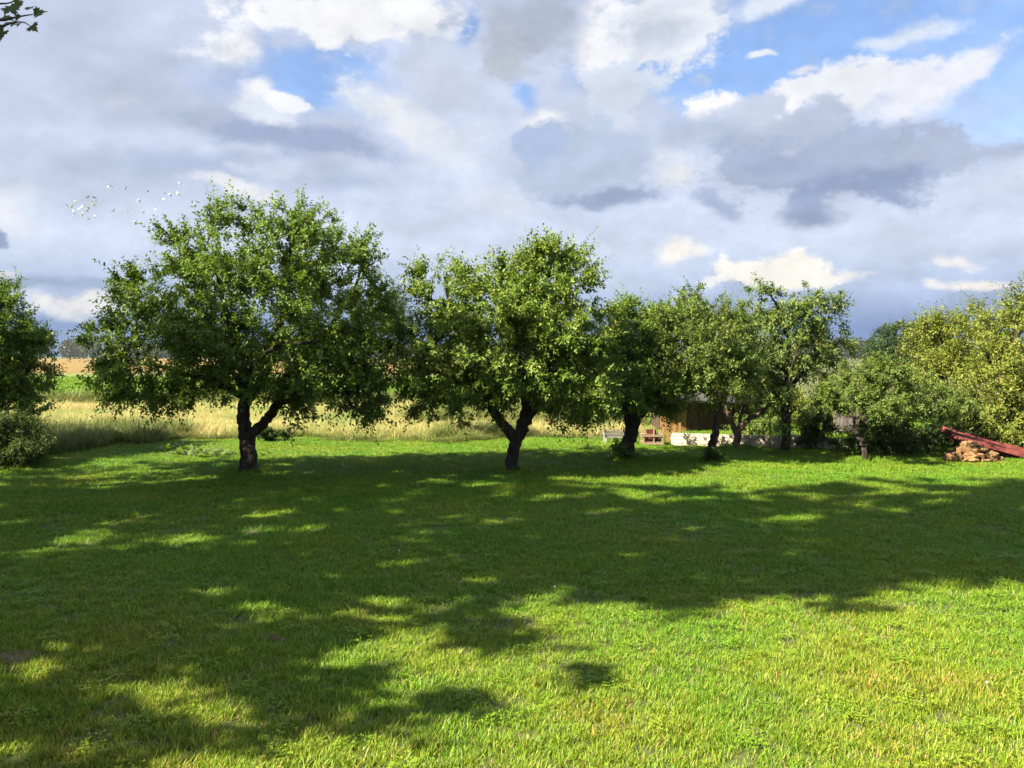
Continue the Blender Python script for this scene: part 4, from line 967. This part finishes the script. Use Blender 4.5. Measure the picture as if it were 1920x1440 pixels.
for layer, (n, rx, ry, zz) in enumerate([(20, 0.56, 0.34, 0.05), (15, 0.40, 0.26, 0.14), (9, 0.26, 0.18, 0.23), (4, 0.12, 0.09, 0.31)]):
    for i in range(n):
        a = i / n * 6.283 + layer * 0.4 + rg.uniform(-0.12, 0.12); q = rg.uniform(0.72, 1.0) if i % 3 else rg.uniform(0.2, 0.6)
        cand.append((math.cos(a) * rx * q - 0.04 + 0.12 * (3 - layer) * 0.1, math.sin(a) * ry * q - 0.05, zz + rg.uniform(-0.015, 0.015), rg.uniform(0.17, 0.25)))
for i, (dx, dy, zz, s) in enumerate(cand):
    o = link('rubble_stone', rocks[i % 9], None)
    o.location = (hc[0] + dx, hc[1] + dy, zz + float(ground_z(hc[0], hc[1])))
    o.rotation_euler = tuple(rg.uniform(-0.7, 0.7, 2)) + (rg.uniform(0, 6.28),); o.scale = (s, s * rg.uniform(0.75, 1), s * rg.uniform(0.7, 1))
    tag(o, 'rough orange-tan stone %s the heap left of the red sheets' % ('at the foot of' if i < 20 else 'midway up' if i < 35 else 'near the top of'), 'stone', 'stones of the heap by the red metal sheets')
def single_stone(px, py, d, s, mesh, rot, mat, label):
    me = mesh.copy(); me.materials.clear(); me.materials.append(M[mat])
    o = link('rubble_stone', me, None); o.location = P(px, py, d); o.scale = s; o.rotation_euler = rot
    tag(o, label, 'stone')
blk = box_mesh('stone', (1, 1, 1), 0.06, 0.05)
single_stone(1857, 855, hd - 0.15, (0.23, 0.16, 0.13), blk, (0.03, 0.04, 0.1), 'stone', 'squared tan block under the edge of the red sheets')
single_stone(1876, 868, hd - 0.3, (0.18, 0.13, 0.06), blk, (0, 0.05, -0.2), 'stone', 'flat tan slab on the grass right of the heap')
single_stone(1782, 857, hd - 0.3, (0.27, 0.2, 0.17), rocks[2], (0.3, 0.2, 0.4), 'stone', 'large yellowish flat-faced stone at the front left of the heap')
single_stone(1814, 834, hd - 0.05, (0.1, 0.1, 0.17), rocks[4], (0.2, 0.1, 0.4), 'palestone', 'small pale upright stone on top of the heap')
for i, (px, py, d) in enumerate([(1895, 846, 17.4), (1910, 850, 17.3), (1922, 853, 17.2), (1908, 842, 17.7)]):
    o = link('rubble_stone', rocks[(i + 3) % 9].copy(), None); o.data.materials.clear(); o.data.materials.append(M['palestone'])
    o.location = P(px, py, d); o.scale = (0.22, 0.2, 0.2); o.rotation_euler = (0.3 * i, 0.2, i)
    tag(o, 'pale whitish stone behind the red sheets at the right edge', 'stone', 'pale stones behind the red sheets')

def sheet(corner, xdir, L, W, ribs, name, label):
    """trapezoid-profile roofing sheet: corner, along-direction, length, width"""
    xd = Vector(xdir).normalized(); side = Vector((-xd.y, xd.x, 0.11)).normalized(); up = xd.cross(side).normalized()
    prof = []
    pitch = W / ribs; h = 0.055
    for i in range(ribs):
        b = i * pitch
        prof += [(b, 0), (b + pitch * 0.42, 0), (b + pitch * 0.54, h), (b + pitch * 0.86, h), (b + pitch * 0.98, 0)]
    prof.append((W, 0))
    V, Q = [], []
    n = len(prof); m = 9; t = 0.0025
    for s in range(m):
        for lay in (0, 1):
            for (w, z) in prof:
                c = Vector(corner) + xd * (L * s / (m - 1)) + side * w + up * (z - lay * t - 0.02 * math.sin(math.pi * s / (m - 1)))
                V.append(tuple(c))
    for s in range(m - 1):
        for i in range(n - 1):
            a = s * 2 * n + i
            Q.append([a, a + 2 * n, a + 2 * n + 1, a + 1])
            Q.append([a + n, a + n + 1, a + 3 * n + 1, a + 3 * n])
    for i in range(n - 1):
        Q.append([i, i + 1, i + n + 1, i + n]); e = (m - 1) * 2 * n
        Q.append([e + i, e + i + n, e + i + n + 1, e + i + 1])
    o = link(name, np_mesh(name, V, np.array(Q)), None, M['metal'])
    tag(o, label, 'metal sheet')
    return o
p0 = P(1784, 822, 17.05); p1 = P(1935, 861, 16.7)
xd = p1 - p0
for i in range(3):
    off_ = np.array((0.03 * i - 0.05 * (i == 2), -0.02 * i, 0.02 * i - 0.03))
    sheet(tuple(p0 + off_), tuple(xd), 2.6, 1.0, 5, 'metal_sheet', ['lowest dark red ribbed metal sheet in the sloping stack', 'middle dark red ribbed metal sheet in the sloping stack', 'topmost dark red ribbed metal sheet sloping behind the stone heap'][i])

# ------------------------------------------------------------------ birds
def bird_mesh(name, flap, fold, grey):
    """one continuous body: lofted fuselage whose side rings grow out into two wings"""
    V, Q, mats = [], [], []
    xs = [-0.19, -0.16, -0.10, -0.02, 0.06, 0.11, 0.145, 0.165, 0.185]
    rs = [0.028, 0.022, 0.034, 0.05, 0.048, 0.034, 0.028, 0.022, 0.004]
    zs = [0.0, 0.0, 0.0, 0.0, 0.004, 0.012, 0.018, 0.016, 0.01]
    n = 10
    for x, r, z in zip(xs, rs, zs):
        for k in range(n):
            a = 2 * math.pi * k / n
            fl = 0.35 if x < -0.15 else 0.9
            V.append((x, math.cos(a) * r * (1.9 if x < -0.17 else 1), z + math.sin(a) * r * fl))
    for i in range(len(xs) - 1):
        for k in range(n):
            if 2 <= i <= 4 and k in (9, 4): continue        # wing roots leave here
            Q.append([i * n + k, (i + 1) * n + k, (i + 1) * n + (k + 1) % n, i * n + (k + 1) % n]); mats.append(0)
    Q.append(list(range(n))[:4]); mats.append(0)
    for side, k in ((1, 9), (-1, 4)):
        k2 = (k + 1) % n
        top = k2 if side == 1 else k; bot = k if side == 1 else k2
        prev_t = [i * n + top for i in range(2, 6)]; prev_b = [i * n + bot for i in range(2, 6)]
        for st, (y, sweep, ch) in enumerate([(0.13, 0.015, 0.85), (0.23, -0.005, 0.7), (0.33, -0.06, 0.25)]):
            ct, cb = [], []
            for i, x in enumerate((-0.10, -0.02, 0.06, 0.11)):
                xx = 0.03 + (x - 0.01) * ch + sweep
                yy = side * (0.04 + (y - 0.04) * math.cos(flap) * fold); zz = y * math.sin(flap) * (1 + 0.15 * st)
                V.append((xx, yy, zz + 0.006)); ct.append(len(V) - 1)
                V.append((xx, yy, zz - 0.006)); cb.append(len(V) - 1)
            for i in range(3):
                Q.append([prev_t[i], prev_t[i + 1], ct[i + 1], ct[i]]); mats.append(1 if st == 2 else 0)
                Q.append([prev_b[i], cb[i], cb[i + 1], prev_b[i + 1]]); mats.append(1 if st == 2 else 0)
            Q.append([prev_t[0], ct[0], cb[0], prev_b[0]]); mats.append(0)
            Q.append([prev_t[3], prev_b[3], cb[3], ct[3]]); mats.append(0)
            prev_t, prev_b = ct, cb
        for i in range(3): Q.append([prev_t[i], prev_t[i + 1], prev_b[i + 1], prev_b[i]]); mats.append(1)
    me = bpy.data.meshes.new(name); me.from_pydata(V, [], Q); me.update()
    me.materials.append(M['birdgrey' if grey else 'birdwhite']); me.materials.append(M['birdgrey'])
    me.polygons.foreach_set('material_index', mats); me.polygons.foreach_set('use_smooth', np.ones(len(mats), bool))
    bm = bmesh.new(); bm.from_mesh(me); bmesh.ops.recalc_face_normals(bm, faces=bm.faces[:]); bm.to_mesh(me); bm.free()
    return me
poses = [bird_mesh('bird', 0.9, 1.0, 0), bird_mesh('bird', 0.15, 1.0, 0), bird_mesh('bird', -0.6, 1.0, 0), bird_mesh('bird', 0.5, 0.8, 0)]
dark = bird_mesh('bird', 0.3, 1.0, 1)
BZ = [(210, 458), (257, 455), (305, 390), (268, 505), (285, 540), (343, 470), (373, 437), (395, 520), (430, 590), (433, 487), (450, 455), (432, 350), (515, 395), (495, 420), (513, 548), (367, 550), (510, 355), (640, 200), (655, 225), (697, 243), (842, 262),
      (965, 155), (985, 377), (1085, 287), (715, 497), (865, 500), (943, 615), (1042, 517), (1178, 490), (1268, 305), (1333, 312), (1415, 312), (1440, 207), (1262, 370), (1598, 428), (1627, 400), (1583, 517)]
rg = np.random.default_rng(12)
BL = {0: 'leftmost white bird of the flock', 21: 'highest white bird of the flock', 26: 'lowest white bird in the scattered middle of the flock', 34: 'rightmost white bird of the flock, beside the tree top', 8: 'lowest white bird of the tight cluster at the left'}
for i, (zx, zy) in enumerate(BZ):
    px, py = 90 + zx / 5.82, 310 + zy / 5.82
    isd = i in (11, 16, 24, 23, 35)
    o = link('bird', dark if isd else poses[i % 4], None)
    o.location = P(px, py, 88 + rg.uniform(-6, 6))
    o.rotation_euler = (rg.uniform(-0.9, 0.9), rg.uniform(-0.5, 0.3), rg.uniform(0, 6.28)); o.scale = (0.85,) * 3
    if isd: tag(o, 'grey-looking bird among the flock over the left tree', 'bird', 'grey birds in the flock')
    elif i in BL: tag(o, BL[i], 'bird', 'white birds in the flock')
    else: tag(o, 'white bird in the tight cluster at the left of the flock' if zx < 540 else 'white bird in the scattered middle of the flock' if zx < 1230 else 'white bird near the apple tree top at the right of the flock', 'bird', 'white birds in the flock')

# ------------------------------------------------------------------ grass (scattered tufts)
def blades(n, size, h, w, seed, lean=0.35, bend=0.5, tan_frac=0.1, clump=0):
    """a turf patch: n curved tapering blades on a size x size square"""
    rg = np.random.default_rng(seed)
    xy = rg.uniform(-size / 2, size / 2, (n, 2))
    if clump:
        c = rg.uniform(-size / 2, size / 2, (clump, 2)); k = rg.integers(0, clump, n)
        xy = np.where((rg.random(n) < 0.6)[:, None], c[k] + rg.normal(scale=size * 0.05, size=(n, 2)), xy)
    a = rg.uniform(0, 6.283, n); hh = h * rg.uniform(0.45, 1.15, n) * (1 + 0.5 * (rg.random(n) < 0.06)); ww = w * rg.uniform(0.6, 1.25, n)
    le = np.abs(rg.normal(0, lean, n)); bd_ = rg.uniform(0.1, bend * 1.6, n)
    dx, dy = np.cos(a), np.sin(a); sa = a + math.pi / 2 + rg.normal(0, 0.5, n); sx, sy = np.cos(sa), np.sin(sa)
    V = np.zeros((n, 7, 3))
    for k, s in enumerate((0, 0.4, 0.75, 1.0)):
        r = hh * (le * s + bd_ * s * s); z = hh * (s - 0.22 * bd_ * s * s * s)
        wk = ww * (0.5, 0.48, 0.32, 0)[k]
        if k < 3:
            V[:, 2 * k, 0] = xy[:, 0] + dx * r - sx * wk; V[:, 2 * k, 1] = xy[:, 1] + dy * r - sy * wk; V[:, 2 * k, 2] = z
            V[:, 2 * k + 1, 0] = xy[:, 0] + dx * r + sx * wk; V[:, 2 * k + 1, 1] = xy[:, 1] + dy * r + sy * wk; V[:, 2 * k + 1, 2] = z
        else:
            V[:, 6, 0] = xy[:, 0] + dx * r; V[:, 6, 1] = xy[:, 1] + dy * r; V[:, 6, 2] = z
    b = np.arange(n)[:, None] * 7
    q = np.concatenate([b + np.array([[0, 1, 3, 2]]), b + np.array([[2, 3, 5, 4]])]); t = b + np.array([[4, 5, 6]])
    sh = rg.uniform(0, 0.86, n); sh = np.where(rg.random(n) < tan_frac, rg.uniform(0.9, 1, n), sh)
    return V.reshape(-1, 3), [q, t], np.repeat(sh, 7)

def patch_collection(name, metas, mat):
    c = bpy.data.collections.new(name)
    for i, (V, Fc, sh) in enumerate(metas):
        me = np_mesh('%s_%02d' % (name, i), V, Fc, True, sh); me.materials.append(M[mat] if isinstance(mat, str) else M[mat[i]])
        c.objects.link(bpy.data.objects.new('%s_%02d' % (name, i), me))
    return c

def scatter(name, label, pts, rot, scl, idx, coll, cat='grass'):
    me = bpy.data.meshes.new(name); me.vertices.add(len(pts)); me.vertices.foreach_set('co', np.asarray(pts, np.float32).ravel())
    for an, tp_, val in (('rot', 'FLOAT', rot), ('idx', 'INT', idx)):
        a = me.attributes.new(an, tp_, 'POINT'); a.data.foreach_set('value', np.asarray(val, np.float32 if tp_ == 'FLOAT' else np.int32))
    a = me.attributes.new('scl', 'FLOAT_VECTOR', 'POINT'); a.data.foreach_set('vector', np.asarray(scl, np.float32).ravel())
    o = bpy.data.objects.new(name, me); COL.objects.link(o)
    g = bpy.data.node_groups.new(name + '_scatter', 'GeometryNodeTree')
    g.interface.new_socket('Geometry', in_out='INPUT', socket_type='NodeSocketGeometry'); g.interface.new_socket('Geometry', in_out='OUTPUT', socket_type='NodeSocketGeometry')
    N, L = g.nodes.new, g.links.new
    gi, go = N('NodeGroupInput'), N('NodeGroupOutput')
    ci = N('GeometryNodeCollectionInfo'); ci.inputs[0].default_value = coll; ci.inputs['Separate Children'].default_value = True; ci.inputs['Reset Children'].default_value = True
    ip = N('GeometryNodeInstanceOnPoints'); ip.inputs['Pick Instance'].default_value = True
    def att(nm, t):
        n = N('GeometryNodeInputNamedAttribute'); n.data_type = t; n.inputs[0].default_value = nm; return n.outputs[0]
    cx = N('ShaderNodeCombineXYZ'); L(att('rot', 'FLOAT'), cx.inputs[2])
    er = N('FunctionNodeEulerToRotation'); L(cx.outputs[0], er.inputs[0])
    L(gi.outputs[0], ip.inputs['Points']); L(ci.outputs[0], ip.inputs['Instance']); L(att('idx', 'INT'), ip.inputs['Instance Index'])
    L(er.outputs[0], ip.inputs['Rotation']); L(att('scl', 'FLOAT_VECTOR'), ip.inputs['Scale'])
    L(ip.outputs[0], go.inputs[0])
    md = o.modifiers.new('scatter', 'NODES'); md.node_group = g
    tag(o, label, cat, kind='stuff')
    return o

def frustum_points(y0, y1, dens, rg, margin=1.0, xmax=99, xmin=-99, k=0.6):
    st = 1 / math.sqrt(dens); w = k * y1 + margin
    gx, gy = np.meshgrid(np.arange(-w, w, st), np.arange(y0 + st / 2, y1, st))
    x = (gx + rg.uniform(-0.45, 0.45, gx.shape) * st).ravel(); y = (gy + rg.uniform(-0.45, 0.45, gx.shape) * st).ravel()
    ok = (x < xmax) & (x > xmin) & (np.abs(x) < k * y + margin)
    return x[ok], y[ok]

rg = np.random.default_rng(21)
# lawn: short turf patches, denser close up, plus taller tussocks and clover leaves
lawn_c = patch_collection('turf', [blades(950, 0.42, 0.045, 0.0044, 900 + i, clump=12, tan_frac=0.08) for i in range(6)] + [blades(120, 0.18, 0.068, 0.0048, 950 + i, clump=4, tan_frac=0.06) for i in range(3)], 'lawn')
X, Y, S, I = [], [], [], []
for y0, y1, dens, s in ((2.6, 6, 17, 1.0), (6, 10, 13, 1.1), (10, 15, 9, 1.25), (15, 21.5, 6.5, 1.45)):
    x, y = frustum_points(y0, y1, dens, rg, 0.6)
    X.append(x); Y.append(y); I.append(rg.integers(0, 6, len(x)))
    S.append(np.stack([np.full(len(x), s)] * 2 + [rg.uniform(0.75, 1.2, len(x)) * (1 + 0.12 * (s - 1))], -1))
    x, y = frustum_points(y0, y1, 2.2, rg, 0.6)
    X.append(x); Y.append(y); I.append(rg.integers(6, 9, len(x))); S.append(np.stack([rg.uniform(0.7, 1.2, len(x)) * s] * 2 + [rg.uniform(0.6, 1.15, len(x))], -1))
for fx, fy in ((466, 892), (957, 884), (1176, 860), (1329, 869), (1381, 841), (1470, 851), (1622, 867)):
    b = P(fx, fy, D(fy)); a = rg.uniform(0, 6.283, 26); r = rg.uniform(0.1, 0.34, 26)
    X.append(b[0] + np.cos(a) * r); Y.append(b[1] + np.sin(a) * r); I.append(rg.integers(6, 9, 26)); S.append(np.stack([np.full(26, 1.0)] * 2 + [rg.uniform(1.0, 1.9, 26)], -1))
X, Y, S, I = map(np.concatenate, (X, Y, S, I))
hm = np.array([mnoise.noise(Vector((a * 0.55, b * 0.55, 3.3))) for a, b in zip(X, Y)])
S[:, 2] *= 1 + 0.45 * hm
ok = Y < MEADOW0 + 0.4
for sx, sy, rx, ry in SOILPOS: ok &= (((X - sx) / (rx + 0.06)) ** 2 + ((Y - sy) / (ry + 0.05)) ** 2 > 1) | (rg.random(len(X)) < 0.15)
X, Y, S, I = X[ok], Y[ok], S[ok], I[ok]
scatter('lawn_grass', 'short green lawn grass spreading across the whole foreground', np.stack([X, Y, ground_z(X, Y) - 0.004], -1), rg.uniform(0, 6.283, len(X)), S, I, lawn_c)

# lawn beyond the meadow corner on the right, up to the wall
x, y = frustum_points(20.5, 30, 4, rg, 0.5, xmin=2.0)
scatter('rough_grass', 'rougher grass behind the wall and trees on the right', np.stack([x, y, ground_z(x, y)], -1), rg.uniform(0, 6.283, len(x)), np.stack([np.full(len(x), 1.5)] * 2 + [rg.uniform(1.2, 2.4, len(x))], -1), rg.integers(0, 6, len(x)), lawn_c)

# clover leaves, plantain rosettes and white clover heads
def weed_patch(seed, kind):
    rg = np.random.default_rng(seed); V, Fc, sh = [], [], []
    if kind == 'plantain':
        for i in range(7):
            a = i * 0.9 + rg.uniform(-0.2, 0.2); ln = rg.uniform(0.05, 0.085); w = ln * 0.36; el = rg.uniform(0.25, 0.8)
            for k, (s, ww) in enumerate(((0.05, 0.2), (0.35, 0.8), (0.65, 1.0), (0.9, 0.55))):
                r = ln * s * math.cos(el); z = ln * (s * math.sin(el) - 0.25 * s * s) + 0.01
                for sg in (-1, 1): V.append((math.cos(a) * r - math.sin(a) * w * ww * 0.5 * sg, math.sin(a) * r + math.cos(a) * w * ww * 0.5 * sg, z + 0.004)); sh.append(0.55 + 0.25 * rg.random())
            b = len(V) - 8
            Fc += [[b, b + 1, b + 3, b + 2], [b + 2, b + 3, b + 5, b + 4], [b + 4, b + 5, b + 7, b + 6]]
    else:
        for i in range(40):
            cx, cy = rg.normal(scale=0.06, size=2); z = rg.uniform(0.02, 0.055); t = rg.uniform(0, 6.28)
            for l in range(3):
                a = t + l * 2.09; r = rg.uniform(0.009, 0.013)
                b = len(V)
                for (u, v) in ((0.1, 0), (0.9, -0.6), (1.5, 0), (0.9, 0.6)):
                    V.append((cx + r * (math.cos(a) * u - math.sin(a) * v), cy + r * (math.sin(a) * u + math.cos(a) * v), z + 0.004 * u)); sh.append(0.3 + 0.4 * rg.random())
                Fc.append([b, b + 1, b + 2, b + 3])
    return np.array(V), [np.array(Fc)], np.array(sh)
weed_c = patch_collection('lawn_weed', [weed_patch(1, 'plantain'), weed_patch(2, 'plantain'), weed_patch(3, 'clover'), weed_patch(4, 'clover')], 'lawn')
x, y = frustum_points(2.8, 9, 4, rg, 0.3)
scatter('lawn_weeds', 'small clover leaves scattered through the near lawn', np.stack([x, y, ground_z(x, y)], -1), rg.uniform(0, 6.283, len(x)), np.repeat(rg.uniform(0.7, 1.15, len(x))[:, None], 3, 1), rg.integers(2, 4, len(x)), weed_c, 'weeds')
bm = bmesh.new(); bmesh.ops.create_icosphere(bm, subdivisions=2, radius=0.006, matrix=Matrix.Translation((0, 0, 0.05)))
for v in bm.verts: v.co += Vector((random.uniform(-1, 1), random.uniform(-1, 1), random.uniform(-1, 1))) * 0.0015
bmesh.ops.create_cone(bm, segments=5, radius1=0.0012, radius2=0.001, depth=0.045, matrix=Matrix.Translation((0, 0, 0.022)))
fm = bm_mesh('clover_head', bm); fm.materials.append(M['flower'])
fc = bpy.data.collections.new('clover'); fc.objects.link(bpy.data.objects.new('clover_head', fm))
x, y = frustum_points(4.9, 9, 0.14, rg, 0.2)
scatter('clover_flowers', 'tiny white clover heads dotted in the near lawn', np.stack([x, y, ground_z(x, y)], -1), rg.uniform(0, 6.283, len(x)), np.ones((len(x), 3)), np.zeros(len(x), int), fc, 'flowers')

# tall meadow grass
mead_c = patch_collection('meadow_tuft', [blades(560, 0.9, 0.36, 0.0065, 1000 + i, lean=0.28, bend=0.45, tan_frac=0.35, clump=10) for i in range(5)], 'meadow')
x, y = frustum_points(MEADOW0, 35.5, 4.2, rg, 2.0, xmax=3.0)
edge = MEADOW0 + 0.25 + 0.35 * np.sin(x * 0.9) + 0.25 * np.sin(x * 2.3 + 1) + np.where(x < -7, 0.0, 0)
ok = y > edge
x, y = x[ok], y[ok]
hgt = np.array([mnoise.noise(Vector((a * 0.35, b * 0.35, 9.1))) for a, b in zip(x, y)])
scatter('meadow_grass', 'tall sunlit golden meadow grass behind the mown lawn', np.stack([x, y, ground_z(x, y)], -1), rg.uniform(0, 6.283, len(x)), np.stack([np.full(len(x), 1.1)] * 2 + [0.78 + 0.4 * hgt + rg.uniform(-0.14, 0.14, len(x))], -1), rg.integers(0, 5, len(x)), mead_c)
# darker rough tussocks: along the mown edge, on the left bank and at the far meadow margin
rough_c = patch_collection('tussock', [blades(260, 0.55, 0.34, 0.009, 1100 + i, lean=0.35, bend=0.6, tan_frac=0.12, clump=6) for i in range(4)], 'rough')
px_, py_, ss = [], [], []
n = 420; t = rg.uniform(-22, 7, n); px_.append(t); py_.append(MEADOW0 + 0.1 + 0.35 * np.sin(t * 0.9) + 0.25 * np.sin(t * 2.3 + 1) + rg.normal(0, 0.22, n)); ss.append(rg.uniform(0.2, 0.45, n))
n = 420; px_.append(rg.uniform(-13.5, -8.2, n)); py_.append(rg.uniform(17.5, 22.5, n)); ss.append(rg.uniform(0.7, 1.35, n))
n = 900; px_.append(rg.uniform(-26, 2, n)); py_.append(34.6 + rg.normal(0, 0.45, n)); ss.append(rg.uniform(0.9, 1.8, n))
n = 700; px_.append(rg.uniform(-3, 3.5, n)); py_.append(rg.uniform(24, 34, n)); ss.append(rg.uniform(0.9, 1.7, n))
n = 160; px_.append(rg.uniform(-2.5, 2.5, n) * 0.4 - 0.9 * 1.0); py_.append(rg.uniform(21, 23, n)); ss.append(rg.uniform(0.4, 0.9, n))
x, y, s = map(np.concatenate, (px_, py_, ss))
k = ~((x < -6.9) & (y < 20.4) & (x > -9.2) & (y < 19.0 - (x + 8)))
x, y, s = x[k], y[k], s[k]
scatter('rough_grass', 'dark green rough tussocks along the meadow margins', np.stack([x, y, ground_z(x, y)], -1), rg.uniform(0, 6.283, len(x)), np.stack([s * 0.5 + 0.55] * 2 + [s], -1), rg.integers(0, 4, len(x)), rough_c)
# young green crop rows catching the light
crop_c = patch_collection('crop_tuft', [blades(300, 2.2, 0.22, 0.03, 1200 + i, tan_frac=0.02) for i in range(3)], 'lawn')
x, y = frustum_points(35.5, 76, 0.45, rg, 2.0, xmax=12)
scatter('green_crop', 'even green crop standing in the field beyond the meadow', np.stack([x, y, np.full(len(x), 0.03)], -1), rg.uniform(0, 6.283, len(x)), np.ones((len(x), 3)) * 1.1, rg.integers(0, 3, len(x)), crop_c, 'crop')

# ------------------------------------------------------------------ far wood on the horizon
rg = np.random.default_rng(77)
n = 800
cx = rg.uniform(-520, 420, n); cy = 640 + rg.uniform(0, 60, n); hgt = rg.uniform(9.5, 14.5, n) * (1 + 0.12 * np.sin(cx * 0.03)); con = rg.random(n) < 0.45
per = 90
k = np.repeat(np.arange(n), per); u = rg.random(len(k)) ** 0.8
a = rg.uniform(0, 6.283, len(k))
prof = np.where(con[k], 1 - u, np.sin(np.pi * np.clip(u * 0.9 + 0.08, 0, 1)) ** 0.7)
r = prof * (2.3 + 1.6 * ~con[k]) * np.sqrt(rg.uniform(0.25, 1, len(k)))
pos = np.stack([cx[k] + np.cos(a) * r, cy[k] + np.sin(a) * r, hgt[k] * (0.08 + 0.92 * u)], -1)
tan = norm(rg.normal(size=(len(k), 3))); nor = norm(np.stack([np.cos(a), np.sin(a), np.full(len(a), 0.7)], -1) + rg.normal(scale=0.5, size=(len(k), 3)))
sz = rg.uniform(1.4, 2.6, len(k))
fo = link('forest', leaves_mesh('forest', pos, tan, nor, sz, sz * 0.8, np.clip(rg.random(n)[k] * 0.6 + rg.random(len(k)) * 0.4, 0, 1), True), None, M['forest'])
tag(fo, 'distant dark wood along the horizon beyond the fields', 'forest', kind='stuff')

# ------------------------------------------------------------------ air
bm = bmesh.new(); box_bm(bm, (0, 360, 11), (2400, 820, 24))
hz = link('haze', bm_mesh('haze', bm), None)
hm_ = bpy.data.materials.new('haze'); hm_.use_nodes = True
hn = hm_.node_tree; hn.nodes.clear()
ho = hn.nodes.new('ShaderNodeOutputMaterial'); hv = hn.nodes.new('ShaderNodeVolumePrincipled')
hv.inputs['Color'].default_value = (0.82, 0.88, 0.96, 1); hv.inputs['Density'].default_value = 0.00012; hv.inputs['Anisotropy'].default_value = 0.2
hn.links.new(hv.outputs[0], ho.inputs['Volume'])
hz.data.materials.append(hm_)
tag(hz, 'thin pale summer haze over the far fields', 'haze', kind='stuff')
